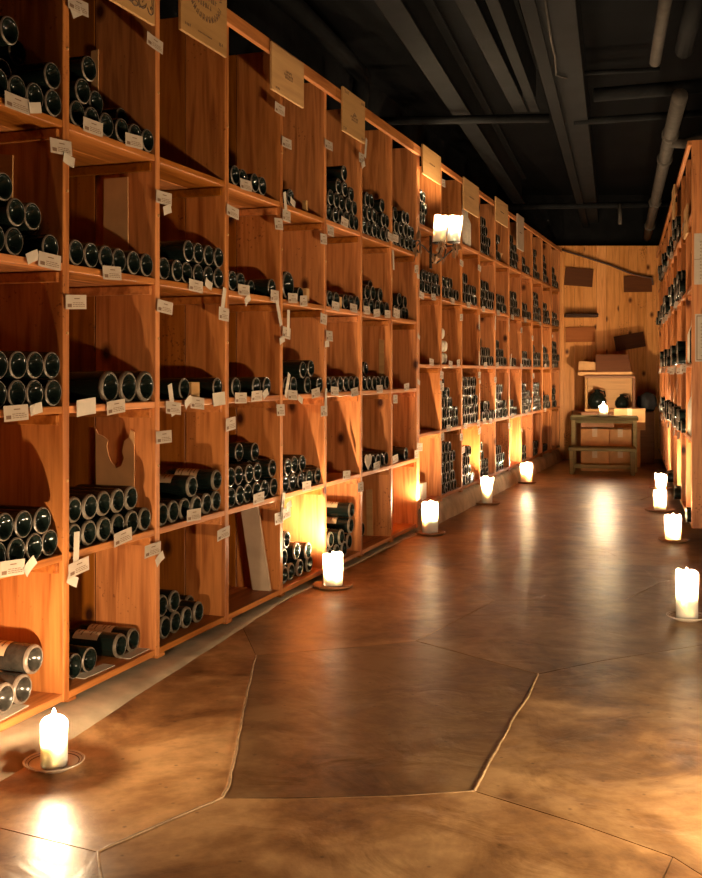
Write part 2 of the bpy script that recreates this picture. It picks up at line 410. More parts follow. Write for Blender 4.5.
# ------------------------------------------------------------------ racks
def build_rack(fr, posts, shelves, top, label, first_face=True, rail_h=0.055, knob=True):
    root = thing('wine_rack', label, 'wine rack', fr.o, fr.ang)
    rnd = random.Random(len(posts)*3+int(shelves[0]*100))
    for i, pu in enumerate(posts):
        ub_ = MB()
        y = 0.0
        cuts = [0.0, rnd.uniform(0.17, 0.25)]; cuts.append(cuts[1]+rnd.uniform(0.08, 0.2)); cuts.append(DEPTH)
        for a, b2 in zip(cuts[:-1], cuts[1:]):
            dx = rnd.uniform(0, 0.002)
            ub_.chbox(pu-NT+dx, pu-dx, a, b2-0.003, max(0.0, shelves[0]-0.024), top, 0.0018, tone=rnd.uniform(.6, 1) if a == 0 else rnd.uniform(0, .45))  # rear planks darker: part plank colour, part fall-off of light put into tone
        up = ub_.build('upright_panel', M['pine_v'], root)
        # support battens under each board, on both faces
        pass
        for zs in shelves[1:]:
            for sd in (-1, 1):
                if (i == 0 and sd < 0) or (i == len(posts)-1 and sd > 0): continue
                x0, x1 = (pu-NT-0.016, pu-NT) if sd < 0 else (pu, pu+0.016)
                cl = MB(); cl.chbox(x0+.0003, x1-.0003, 0.012, 0.40, zs-0.022-0.034, zs-0.0265, 0.0015, tone=rnd.random()); cl.build('support_batten', M['pine_h'], up)
        if knob:
            for zs in shelves[1:]:
              pb = MB(); pb.lathe([(0, -0.004), (0.004, -0.0035), (0.0055, -0.001), (0.0055, 0.002)], 8, M4=Matrix.Translation((pu-NT/2+0.004, 0, zs+0.215)), axis='y')
              pb.build('wood_plug', M['crate'], up)
    for i in range(len(posts)-1):
        a, b2 = posts[i], posts[i+1]-NT
        for zs in shelves:
            sb = MB(); t0 = rnd.uniform(0.3, 1.0)
            dz = rnd.uniform(-0.003, 0.0)
            sb.chbox(a+0.0005, b2-0.0005, 0.001, 0.155, zs-0.022, zs, 0.002, tone=t0)
            sb.chbox(a+0.0005, b2-0.0005, 0.157, DEPTH-0.01, zs-0.022, zs, 0.002, tone=rnd.random())
            sb.build('shelf_board', M['pine_h'], root)
    L0, L1 = posts[0]-NT, posts[-1]
    bb = MB(); x = L0
    while x < L1-0.01:
        wd = min(rnd.uniform(0.12, 0.2), L1-x)
        bb.box(x, x+wd-0.002, DEPTH, DEPTH+0.018, 0, top, tone=rnd.random()*0.8); x += wd
    bb.build('back_panel', M['pine_v'], root)
    tb = MB(); x = L0; 
    while x < L1-0.01:
        ln = min(rnd.uniform(1.2, 1.7), L1-x)
        tb.chbox(x, x+ln-0.002, -0.022, -0.0005, top-rail_h, top, 0.002, tone=rnd.uniform(0.5, 1)); x += ln
    tb.build('top_rail', M['pine_h'], root)
    for i, pu in enumerate(posts[1:-1]):
        shb = MB(); shb.chbox(pu+0.0005, pu+0.05, 0.01, 0.3, max(0.014, shelves[0]-0.05), shelves[0]-0.0265, 0.002, tone=rnd.random()); shb.build('shim', M['pine_h'], root)
    return root
near_rack = build_rack(LF, NEAR_POSTS, NEAR_SH, RACK_TOP, 'tall open pine wine rack with square compartments, nearer one on the left wall')
far_rack = build_rack(LF, FAR_POSTS, FAR_SH, RACK_TOP-0.005, 'tall open pine wine rack on the left wall, beyond the twin wall candles', rail_h=0.035, knob=False)
right_rack = build_rack(RF, R_POSTS, R_SH, 2.34, 'pine wine rack on the right wall, its end panel hung with papers', rail_h=0.03, knob=False)

# ------------------------------------------------------------------ bottles
def bottle_meshes(k, seg, magnum=1.0, wide=False, dusty=False, detail=True):
    s = magnum
    R0 = 0.0392*s
    prof = [(0, 0.026*s), (0.008*s, 0.0255*s), (0.016*s, 0.021*s), (0.0225*s, 0.011*s), (0.0275*s, 0.0025*s), (0.031*s, 0.0), (0.0345*s, 0.0003*s), (0.0375*s, 0.0025*s), (R0, 0.007*s),
            (R0, 0.19*s), (0.0375*s, 0.203*s), (0.031*s, 0.218*s), (0.021*s, 0.232*s), (0.0155*s, 0.245*s), (0.0145*s, 0.285*s), (0.016*s, 0.2855*s), (0.016*s, 0.299*s), (0.0, 0.30*s)]
    if not detail: prof = [prof[0], prof[3], prof[5], prof[7], prof[8], prof[9], prof[11], prof[13], prof[16], prof[17]]
    b1 = MB(); b1.lathe(prof, seg, axis='y')
    body = b1.mesh('glass_body', [M['glass_dusty'] if dusty else M['glass']])
    b2 = MB()
    if wide: pr = [(0.0312*s, 0.0006*s), (0.0320*s, -0.0004*s), (0.0332*s, -0.0012*s), (0.0352*s, -0.0006*s), (0.0385*s, 0.0022*s), (R0+0.0004, 0.0065*s), (R0+0.0004, 0.0085*s)]
    else: pr = [(0.0345*s, -0.0002*s), (0.0355*s, -0.0008*s), (0.0372*s, 0.0008*s), (0.0388*s, 0.0034*s)]
    b2.lathe(pr, seg, axis='y')
    rim = b2.mesh('base_rim', [M['rim_dusty'] if wide and not dusty else M['rim']])
    return body, rim
BK = {'n': bottle_meshes('n', 24), 'd': bottle_meshes('d', 24, wide=True), 'm': bottle_meshes('m', 28, 1.30, wide=True),
      'M': bottle_meshes('M', 28, 1.62), 'u': bottle_meshes('u', 24, 1.08, wide=True, dusty=True), 's': bottle_meshes('s', 20, 0.86)}
BR = {'n': 0.0396, 'd': 0.0398, 'm': 0.0518, 'M': 0.0641, 'u': 0.0431, 's': 0.0341}
def label_mesh():
    b_ = MB(); b_.lathe([(0.0398, 0.07), (0.0398, 0.165)], 14, axis='y', a0=-1.15, a1=1.15, tone=0.5)
    # a few faint printed lines
    for y, hw in ((0.085, 0.5), (0.10, 0.75), (0.112, 0.4), (0.135, 0.8), (0.15, 0.55)):
        b_.lathe([(0.0401, y), (0.0401, y+0.004)], 8, axis='y', a0=-hw, a1=hw, mi=1)
    me = b_.mesh('paper_label', [M['label'], M['ink_faint']])
    return me
LABEL = label_mesh()
ORD = ['first', 'second', 'third', 'fourth', 'fifth', 'sixth', 'seventh', 'eighth', 'ninth', 'tenth', 'eleventh', 'twelfth']
ROW = ['top row', 'second row down', 'middle row', 'fourth row down', 'bottom row']
LAY = ['bottom layer', 'second layer', 'third layer', 'fourth layer', 'fifth layer', 'sixth layer', 'seventh layer', 'eighth layer']
n_ind = [0]
def put_bottle(fr, u, w_, z, kind, label, group, lab=False, jit=0.0015, rng=random):
    root = thing('wine_bottle', label, 'wine bottle', fr.P(u, w_, z), fr.ang, group)
    root.rotation_euler = (0, rng.uniform(-PI, PI)*0, fr.ang+rng.uniform(-jit, jit))
    body, rim = BK[kind]
    o = link('glass_body', body, root); o.rotation_euler = (0, rng.uniform(0, 6.28), 0)
    link('base_rim', rim, root)
    if lab:
        l_ = link('paper_label', LABEL, root); l_.rotation_euler = (0, -PI/2+rng.uniform(-0.5, 0.4), 0)
        s = BR[kind]/0.0394; l_.scale = (s, s, s)
        l_['label'] = 'cream paper label'
    n_ind[0] += 1
    return root
def settle(layers, u0, u1, zs):
    """layers: lists of (u, setback, kind). Returns [(u, z, setback, kind, layer)] with every bottle lying on the board or on those below."""
    placed = []
    for li, lay in enumerate(layers):
        lay = sorted(lay, key=lambda q: q[0])
        if li == 0:
            us_ = []
            for (u, sb, k) in lay:
                r = BR[k]; u = max(u, u0+r+0.002)
                if us_: u = max(u, us_[-1][0]+us_[-1][3]+r+0.0005)
                us_.append([u, sb, k, r])
            lim = u1
            for q in reversed(us_):
                q[0] = min(q[0], lim-q[3]-(0.0005 if lim < u1 else 0.0015)); lim = q[0]-q[3]
            if us_ and us_[0][0]-us_[0][3] < u0: us_ = [q for q in us_ if True]
            for u, sb, k, r in us_: placed.append((u, zs+r+0.0004, sb, k, li))
        else:
            us_ = []
            for (u, sb, k) in lay:
                r = BR[k]; u = max(u, u0+r+0.002)
                if us_: u = max(u, us_[-1][0]+BR[us_[-1][2]]+r+0.0008)
                us_.append([u, sb, k])
            lim = u1
            for q_ in reversed(us_):
                q_[0] = min(q_[0], lim-BR[q_[2]]-0.0008 if lim < u1 else u1-BR[q_[2]]-0.0015); lim = q_[0]-BR[q_[2]]
            new = []
            for (u, sb, k) in us_:
                r = BR[k]; z = zs+r
                for (pu, pz, _, pk, pl) in placed:
                    rr = r+BR[pk]; du = abs(u-pu)
                    if du < rr: z = max(z, pz+math.sqrt(rr*rr-du*du)+0.0006)
                new.append((u, z, sb, k, li))
            fixed = []       # neighbours in one layer at different heights must not cut into each other
            for (u, z, sb, k, li_) in sorted(new, key=lambda t: t[1]):
                for _it in range(6):
                    for (pu, pz, _, pk, pl) in fixed+placed:
                        rr = BR[k]+BR[pk]
                        if (u-pu)**2+(z-pz)**2 < rr*rr-1e-7: z = pz+math.sqrt(max(0, rr*rr-(u-pu)**2))+0.0006
                fixed.append((u, z, sb, k, li_))
            new = fixed
            placed += new
    return placed
# ---- near rack: where the bases show in each compartment. (row, column): layers of bases, each (direction, setback, kind)
def q(s, sb=0.006, k='n'):
    out = []
    for t in s.split():
        kk = k; b2 = sb
        if t[-1] in 'ndmMus': kk = t[-1]; t = t[:-1]
        if '@' in t: t, b2 = t.split('@'); b2 = float(b2)
        out.append((float(t), b2, kk))
    return out
NEAR = {
 (0, 0): [q('2 19 36 54'), q('10@.05 28@.14 40@.12 60'), q('10 26@.18 48@.13')],
 (0, 1): [q('80 91 105 117 128 140'), q('84 96@.06 116@.16 150@.1'), q('89')],
 (0, 3): [q('235 242.5 254.5 262 270@.12')],
 (0, 4): [q('285@.06 291.6')],
 (0, 5): [q('329.5 335 341 346 351 356'), q('331 337 342 347 355'), q('339 344 352'), q('344.5')],
 (0, 6): [q('364.5 369 373.5 378 382.5 387.5', .006), q('364.5 369 374 379@.02 383 388', .006), q('367 372 382.5', .01)],
 (0, 7): [q('396.5 400 403.7 407.3 411 414'), q('396.5 401 405 408.5 412'), q('396 403.5 407')],
 (1, 0): [q('2 13 28 41@.14 56'), q('20 37 48@.07'), q('4')],
 (1, 1): [q('79 94 108 121 133 146')],
 (1, 2): [q('165 177 188 198 208 218'), q('191 201 212 221')],
 (1, 3): [q('232 240 251@.06s 272'), []],
 (1, 4): [q('289M 301s')],
 (1, 5): [q('330 337 347 354 359')],
 (1, 6): [q('366 371 377 382 387'), q('368 373 380'), q('371@.08')],
 (1, 7): [q('396 401 406 411', .05), q('399 405', .05)],
 (2, 0): [q('4 22 40 56'), q('0 17 34 51')],
 (2, 1): [q('111m 133m 147m')],
 (2, 2): [q('185 218')],
 (2, 3): [q('229@.06 235.5 256 268')],
 (2, 4): [q('285@.15 292@.13 300.6 307.5 316 322'), q('288@.17 304 312')],
 (2, 5): [q('328.5 333 340 345 353 358')],
 (2, 6): [q('365 370 374 378 383 387'), q('366@.06 372@.16')],
 (3, 0): [q('-2 16 32 48.5', .012), q('4.5 25 41', .012)],
 (3, 1): [q('76d 90d 105d 118d 132d 145d', .012), q('75d 90d 104d 118d 132d', .012)],
 (3, 2): [q('163d 174d 185d 196d 206d 218d', .012), q('193d 220d', .012)],
 (3, 3): [q('231 238.5 248.5 256 263.5 277', .012), q('229 236.5 244@.09 253 260 271', .012), q('240@.1 256@.08')],
 (3, 4): [q('285 293 301 309 321', .012), q('288 295 303.5', .012)],
 (3, 6): [q('370s 376 381 385 390', .012)],
 (3, 7): [q('395@.1 406', .012)],
 (4, 0): [q('4.5u 24u', .045), q('34u', .045)],
 (4, 1): [q('75 86.6 121d 134d', .055)],
 (4, 2): [q('165d 176d 187d 199d 209@.13d', .045), q('163d 171d', .045)],
 (4, 4): [q('285d 292d 301d 310d', .03), q('285d 297d 306@.02d', .045), q('287d', .045)],
 (4, 5): [q('329d 337d 345d', .02), q('331d 342d 350d', .02), q('351@.02d', .02), q('352d', .02)],
 (4, 6): [q('368@.16')],
}
LABELS_ON = {(4, 0): 'all', (4, 1): (0, 3), (3, 2): (1,), (4, 2): (0, 1), (4, 4): (0, 1, 2), (4, 5): 'all', (1, 0): (0,)}
rb = random.Random(11)
for (row, col), layers in sorted(NEAR.items()):
    u0 = NEAR_POSTS[col+1]; u1 = NEAR_POSTS[col+2]-NT
    zs = NEAR_SH[4-row]
    if (row, col) in ((1, 1), (1, 0), (3, 1)): u1 -= 0.0085     # room for the boards leaning there
    ls = [[(LF.u_at(px, sb), sb, k) for (px, sb, k) in lay] for lay in layers]
    if row < 4:   # bases at a setback are given by direction from the camera; keep them in their own compartment
        ls = [[(min(max(u, u0+0.02), u1-0.02), sb, k) for (u, sb, k) in lay] for lay in ls]
    pl = settle(ls, u0, u1, zs)
    cnt = {}
    ordered = sorted(pl, key=lambda t: (t[4], t[0]))
    tot = {}
    for t in ordered: tot[t[4]] = tot.get(t[4], 0)+1
    for t in ordered:
        u, z, sb, k, li = t
        i = cnt.get(li, 0); cnt[li] = i+1
        kindw = {'n': 'dark wine bottle', 'd': 'wine bottle with dusty pale base', 'm': 'large dusty-based bottle', 'M': 'biggest magnum bottle', 'u': 'dusty grey wine bottle', 's': 'small dark bottle'}[k]
        lay = LAY[li] if len(tot) > 1 else 'single layer'
        nm = f'{kindw} {ORD[i]} from left, {lay}, {ROW[row]}, {ORD[col]} column'
        on = LABELS_ON.get((row, col), ())
        put_bottle(LF, u, min(sb, 0.49-0.30*{'m': 1.3, 'M': 1.62, 'u': 1.08}.get(k, 1))+rb.uniform(-0.004, 0.004), z, k, nm, f'wine bottles in the {ROW[row]} {ORD[col]} column of the near rack', lab=(on == 'all' or (on and li in on and (row, col) != (4, 1)) or ((row, col) == (4, 1) and k == 'd')), jit=0.0015 if (row, col) != (4, 1) else 0.0015, rng=rb)
print('near bottles', n_ind[0])

# ---- far rack and right rack: piles by count per layer, leaning to the near side of each compartment
FAR = {  # (row, column): (counts per layer, start offset)
 (0, 0): ([1, 1, 1], 0), (0, 3): ([3, 3, 2, 2], 0), (0, 4): ([2, 1, 1], 0), (0, 5): ([4, 4, 3, 2], 0), (0, 6): ([4, 2], 0), (0, 7): ([4, 3, 2, 1], 0), (0, 8): ([4, 3, 2, 1], 0), (0, 9): ([5, 4, 2], 0),
 (1, 0): ([5, 4], .02), (1, 1): ([5, 3], 0), (1, 2): ([5, 4, 2], 0), (1, 3): ([6, 5, 4], 0), (1, 4): ([5, 3], 0), (1, 5): ([5, 4, 3], 0), (1, 6): ([5, 3], 0), (1, 7): ([6, 5, 4, 3], 0), (1, 8): ([5, 4, 2], 0), (1, 9): ([5, 4], 0),
 (2, 3): ([6, 3, 1], 0), (2, 4): ([6, 4, 2], 0), (2, 5): ([3], 0), (2, 6): ([5, 3], 0), (2, 7): ([6, 4, 1], 0), (2, 8): ([4, 4, 2], 0), (2, 9): ([6, 5, 5, 3], 0),
 (3, 1): ([6, 5, 3, 2, 1], 0), (3, 2): ([6, 6, 6, 5, 5, 4], 0), (3, 3): ([5, 2], .1), (3, 4): ([6, 4, 3, 2], 0), (3, 5): ([4, 1], 0), (3, 6): ([6, 5, 5, 2], 0), (3, 7): ([6, 5, 4, 3], 0), (3, 8): ([6, 5], 0), (3, 9): ([3, 3, 2], 0),
  (4, 1): ([4, 4, 4, 4, 2], 0), (4, 2): ([4, 3, 3, 2], 0), (4, 3): ([3, 2, 2, 1], 0), (4, 4): ([3, 3, 2], 0), (4, 6): ([2, 1], 0), (4, 7): ([3, 2], 0), (4, 8): ([3], 0)}
RIGHT = {(0, 2): [5, 4, 3], (0, 4): [5, 4, 3], (0, 6): [5, 4], (0, 8): [5, 4],
         (1, 1): [6, 5, 4, 2], (1, 2): [4, 3], (1, 3): [5, 4, 3, 2], (1, 5): [5, 4, 3, 1], (1, 7): [6, 4], (1, 9): [5, 4],
         (2, 1): [6, 5, 3], (2, 3): [5, 4, 3], (2, 5): [6, 5, 4], (2, 7): [5, 4],
         (3, 1): [5, 3], (3, 2): [6, 4, 3], (3, 3): [5, 4], (3, 4): [6, 4, 2], (3, 5): [5, 4, 3], (3, 7): [6, 5],
         (4, 0): [2], (4, 2): [3], (4, 4): [4]}
pending = []
FROW = ['top row', 'second row down', 'middle row', 'fourth row down', 'bottom row']
for (row, col), (cnts, off) in sorted(FAR.items()):
    u0 = FAR_POSTS[col]; u1 = FAR_POSTS[col+1]-NT; zs = FAR_SH[4-row]
    ls = []
    for li, n in enumerate([min(6, c_+1-(rb.random() < .45 and k_ > 0)) for k_, c_ in enumerate(cnts)]):
        ls.append([(u0+0.0405+off+i*0.0805+(0.0403 if li % 2 else 0), rb.uniform(-0.004, 0.01), 'n') for i in range(n)])
    pl = settle(ls, u0, u1, zs); cnt = {}
    for (u, z, sb, k, li) in sorted(pl, key=lambda t: (t[4], t[0])):
        if z > (FAR_SH+[RACK_TOP])[5-row]-0.09: continue
        i = cnt.get(li, 0); cnt[li] = i+1
        pending.append((LF.P(u, sb, z).y, 'L', u, sb, z, k, f'dark bottle {ORD[i]} from left, {LAY[li]}, {FROW[row]}, {ORD[col]} column of far rack', f'wine bottles in the {FROW[row]} {ORD[col]} column of the far rack'))
for (row, col), cnts in sorted(RIGHT.items()):
    u1 = -0.575*col-NT; u0 = -0.575*(col+1); zs = R_SH[4-row]
    ls = [[(u1-0.0405-i*0.0805-(0.0403 if li % 2 else 0), rb.uniform(-0.05, -0.015), rb.choice('nnd')) for i in range(n)] for li, n in enumerate(cnts[:2])]
    for (u, z, sb, k, li) in settle(ls, u0, u1, zs):
        if z > (R_SH+[2.34])[5-row]-0.09: continue
        pending.append((RF.P(u, sb, z).y+2.5, 'R', u, sb, z, k, None, None))
pending.sort(key=lambda t: t[0])
room = 298-n_ind[0]
far_ind = [t for t in pending if t[1] == 'L'][:max(0, room)]
ids = set(id(t) for t in far_ind)
BODY_S, _ = bottle_meshes('x', 12, detail=False)
FAR_RIM = MB(); FAR_RIM.lathe([(0.0355, -0.0002), (0.0368, -0.0006), (0.0386, 0.0030)], 16, axis='y'); FAR_RIM = FAR_RIM.mesh('base_rim', [M['rim']])
BK['f'] = (BK['n'][0], FAR_RIM); BR['f'] = BR['n']
for (y, sd, u, sb, z, k, lb, gr) in far_ind: put_bottle(LF, u, sb, z, 'f', lb, gr, rng=rb)
sb_ = MB()
def add_mesh(mb, me, mat, mi):
    mb.add([mat @ v.co for v in me.vertices], [tuple(p_.vertices) for p_ in me.polygons], mi, 0.5, True)
rim_mb = MB(); rim_mb.lathe([(0.0362, 0.0005), (0.0375, -0.0004), (0.0388, 0.0024), (0.0393, 0.004)], 12, axis='y'); RIM_S = rim_mb.mesh('base_rim', [M['rim']])
for t in pending:
    if id(t) in ids: continue
    fr = LF if t[1] == 'L' else RF
    mt = Matrix.Translation(fr.P(t[2], t[3], t[4])) @ Matrix.Rotation(fr.ang, 4, 'Z')
    add_mesh(sb_, BODY_S, mt, 0); add_mesh(sb_, RIM_S, mt, 1)
so = sb_.build('distant_wine_bottles', [M['glass'], M['rim']])
tag(so, 'distant dark wine bottles lying in the far ends of both racks', 'wine bottles', kind='stuff')
print('individual bottles', n_ind[0], 'pending', len(pending))

# ------------------------------------------------------------------ candles
def candle(px, py, width, height, label, y=None, z=0.0, loc=None, top='bevel', seed=0, lean=0.0, flame_size=1.0, saucer='ceramic', sr=0.088, slabel=None):
    p_ = loc if loc is not None else floor_pt(px, py)
    rng = random.Random(seed); r = width/2; h0 = 0.0
    if saucer:
        sm = MB()
        if saucer == 'ceramic':
            prof = [(0, 0.0), (sr*0.55, 0.0), (sr*0.6, 0.003), (sr*0.97, 0.017), (sr, 0.0195), (sr*0.985, 0.021), (sr*0.94, 0.0195), (sr*0.64, 0.0085), (0.0, 0.007)]
            sm.lathe(prof, 40); plate_h = 0.007
            rg = MB(); rg.lathe([(sr*0.80, 0.0146), (sr*0.83, 0.01565)], 40); rg.lathe([(sr*0.90, 0.0181), (sr*0.915, 0.0187)], 40)
        else:
            prof = [(0, 0.0), (sr*0.8, 0.0), (sr*0.95, 0.006), (sr, 0.014), (sr*0.96, 0.016), (sr*0.86, 0.011), (0, 0.010)]
            sm.lathe(prof, 32); plate_h = 0.010; rg = None
        st = thing('saucer', slabel, 'saucer', p_+Vector((0, 0, 0.0005)), 0, 'saucers under the candles')
        sm.build('plate', M['saucer'] if saucer == 'ceramic' else M['clay'], st)
        if rg:
            for v in rg.v: pass
            ro = rg.build('painted_ring', M['saucer_ring'], st); ro.location.z = 0.0006
            ro['label'] = 'dark painted ring'
        h0 = plate_h+0.0008
    root = thing('pillar_candle', label, 'candle', p_+Vector((0, 0, h0)), rng.uniform(0, 6), 'lit pillar candles')
    root.rotation_euler.y = lean if loc is not None else 0
    if lean: root.rotation_euler.z = 0.0
    # wax body: lathe with an uneven rim
    h = height; seg = 36; vs = []; fs = []
    well = 0.012 if seed == 1 else 0.005
    if top == 'bevel': prof = [(0, 0), (r*0.97, 0), (r, 0.002), (r, h*0.5), (r, h-0.014), (r*0.97, h-0.009), (r*0.70, h), (r*0.62, h+0.0005), (r*0.55, h-0.004), (r*0.5, h-well), (0, h-well-0.001)]
    elif top == 'rim': prof = [(0, 0), (r*0.97, 0), (r, 0.002), (r, h*0.5), (r, h-0.01), (r*1.0, h-0.002), (r*0.95, h), (r*0.88, h-0.004), (r*0.80, h-0.014), (r*0.74, h-0.040), (0, h-0.042)]
    else: prof = [(0, 0), (r*0.9, 0), (r*0.92, 0.002), (r*0.95, h*0.5), (r*1.0, h-0.02), (r*1.12, h-0.004), (r*1.08, h), (r*0.98, h-0.004), (r*0.80, h-0.022), (r*0.70, h-0.042), (0, h-0.044)]
    n = len(prof)
    wob = [rng.uniform(-1, 1) for _ in range(6)]
    for k in range(seg):
        a = 2*PI*k/seg
        bump_ = sum(wob[j]*sin((j+1)*a+wob[(j+3) % 6]*3) for j in range(6))/3
        for i, (rr, hh_) in enumerate(prof):
            f_ = 0
            if top == 'rim' and 4 <= i <= 7: f_ = 0.010*bump_
            if top == 'flare' and 4 <= i <= 7: f_ = 0.020*bump_
            rw = 1+0.012*sin(3*a+i)
            vs.append((rr*rw*cos(a), rr*rw*sin(a), hh_+f_))
    for k in range(seg):
        k2 = (k+1) % seg
        for i in range(n-1):
            if i == 0: fs.append((k*n, k2*n+1, k*n+1))
            elif i == n-2: fs.append((k*n+i, k2*n+i, k*n+i+1))
            else: fs.append((k*n+i, k2*n+i, k2*n+i+1, k*n+i+1))
    wm = MB(); wm.add(vs, fs, 0, 0.5, True)
    wm.build('wax_body', M['wax'], root)
    zt = prof[-1][1]
    wk = MB(); wk.tube([(0, 0, zt-0.003), (0, 0, zt+0.004), (0.001, 0, zt+0.008)], 0.0011, 6)
    wk.build('wick', M['wick'], root)
    fz = zt+0.005
    fz0 = fz
    fm = MB(); fm.lathe([(0, 0), (0.0045, 0.002), (0.0075, 0.009), (0.0075, 0.016), (0.005, 0.027), (0.002, 0.036), (0, 0.042)], 10, M4=Matrix.Translation((0, 0, fz)) @ Matrix.Scale(flame_size, 4))
    fo = fm.build('flame', M['flame'], root); fo['label'] = 'white-hot candle flame'
    return root
candle(54, 768, 0.067, 0.120, 'lit cream pillar candle on the floor, nearest on the left, on patterned saucer', seed=1, flame_size=0.75, sr=0.076, slabel='cream ceramic saucer with painted ring under the nearest left candle')
candle(333, 587, 0.092, 0.145, 'lit white pillar candle with ragged rim, second along the left rack', top='rim', seed=2, flame_size=1.15, saucer='clay', sr=0.095, slabel='brown saucer under the second candle along the left rack')
candle(430, 534, 0.098, 0.185, 'tall straight lit candle, third along the left rack', top='rim', seed=3, flame_size=1.15, saucer='clay', sr=0.095, slabel='brown saucer under the third candle along the left rack')
candle(487, 504, 0.088, 0.185, 'lit candle flaring at its melted rim, fourth along the left rack', top='flare', seed=4, flame_size=1.15, saucer='clay', sr=0.10, slabel='saucer under the fourth candle along the left rack')
candle(526.5, 483, 0.105, 0.165, 'lit candle farthest along the left rack', top='rim', seed=5, flame_size=1.15, saucer='clay', sr=0.09, slabel='saucer under the farthest candle along the left rack')
candle(687, 620, 0.086, 0.190, 'tall lit candle on the floor at the right edge of the picture', top='rim', seed=6, flame_size=1.15, sr=0.082, slabel='pale saucer under the tall candle at the right edge')
candle(673, 541, 0.092, 0.140, 'lit candle beside the right end panel with papers', top='rim', seed=7, flame_size=1.15, saucer='clay', sr=0.088, slabel='brown saucer under the candle beside the end panel')
candle(660, 511, 0.086, 0.140, 'lit candle on the right, just behind the end panel candle', top='rim', seed=8, flame_size=1.1, saucer='clay', sr=0.11, slabel='saucer under the second candle along the right rack')
candle(661, 489, 0.092, 0.115, 'short lit candle farthest back along the right rack', top='flare', seed=9, flame_size=1.1, saucer='clay', sr=0.10, slabel='saucer under the farthest candle along the right rack')
# candles standing just outside the picture, part of the same rows
for k, (dx, dy, hh_, nm) in enumerate(((0, 0, .19, 'tallest'), (.17, -.12, .15, 'shorter'), (.05, -.24, .12, 'shortest'))):
    candle(0, 0, 0.086, hh_, f'{nm} lit candle of the three on the right nearer than the picture shows', loc=Vector((1.16+dx, 2.38+dy, 0)), top='bevel', seed=12+k, slabel=f'pale saucer under the {nm} candle of three nearer than the picture shows')


# wall sconce with a vine and two leaning candles
su = LF.u_at(446, -0.13); sz = LF.z_at(su, -0.13, 243)
sr_ = thing('wall_sconce', 'wrought iron vine sconce holding two candles on the left rack', 'sconce', LF.P(su, 0, sz), LF.ang)
b_ = MB(); b_.chbox(-0.02, 0.02, -0.034, -0.024, -0.16, 0.05, 0.003); b_.build('back_plate', M['iron'], sr_)
b_ = MB()
b_.tube([(0, -0.03, -0.12), (0, -0.07, -0.125), (0, -0.12, -0.09), (0, -0.13, -0.03), (0, -0.13, -0.004)], 0.006, 8)
b_.tube([(0, -0.13, -0.02), (0, -0.083, -0.02), (0, -0.083, -0.004)], 0.005, 8); b_.tube([(0, -0.13, -0.02), (0, -0.178, -0.02), (0, -0.178, -0.004)], 0.005, 8)
b_.build('arm', M['iron'], sr_)
for dy in (-0.083, -0.178):
    b_ = MB(); b_.lathe([(0, -0.005), (0.03, -0.004), (0.046, 0.004), (0.044, 0.006), (0.028, 0.0), (0, 0.0)], 20, M4=Matrix.Translation((0, dy, 0))); b_.build('drip_pan', M['iron'], sr_)
rv = random.Random(5)
vine = [(-0.45+0.03*i, -0.04-0.12*max(0, (i-6)/13)-0.03*sin(i*0.7), -0.06+0.035*sin(i*1.1)) for i in range(20)]
b_ = MB(); b_.tube(vine, 0.005, 6); b_.tube([(-0.44, -0.012, -0.055), vine[0]], 0.005, 6); b_.build('vine_stem', M['iron'], sr_)
for i in range(24):
    c0 = Vector(vine[rv.randrange(1, 20)])+Vector((rv.uniform(-.02, .02), rv.uniform(-.02, .01), rv.uniform(-.03, .03)))
    lf = MB(); sl = rv.uniform(0.030, 0.05)
    poly = []
    for k in range(14):
        a = 2*PI*k/14; rr = sl*(0.62+0.38*abs(cos(a*2.5)))*(0.9 if k else 1.25); poly.append((rr*cos(a), rr*sin(a)*0.85))
    mt = Matrix.Translation(c0) @ Matrix.Rotation(rv.uniform(-PI, PI), 4, 'Y') @ Matrix.Rotation(rv.uniform(-0.7, 0.7), 4, 'X')
    lf.prism(poly, 0.002, M4=mt); lf.build('leaf', M['leaf'], sr_)
candle(0, 0, 0.084, 0.175, 'left one of two lit candles on the wall sconce', loc=LF.P(su, -0.083, sz+0.001), top='rim', seed=21, lean=0.09, saucer=None, flame_size=0.6)
candle(0, 0, 0.084, 0.168, 'right one of two lit candles on the wall sconce', loc=LF.P(su, -0.178, sz+0.001), top='rim', seed=22, lean=0.10, saucer=None, flame_size=0.6)

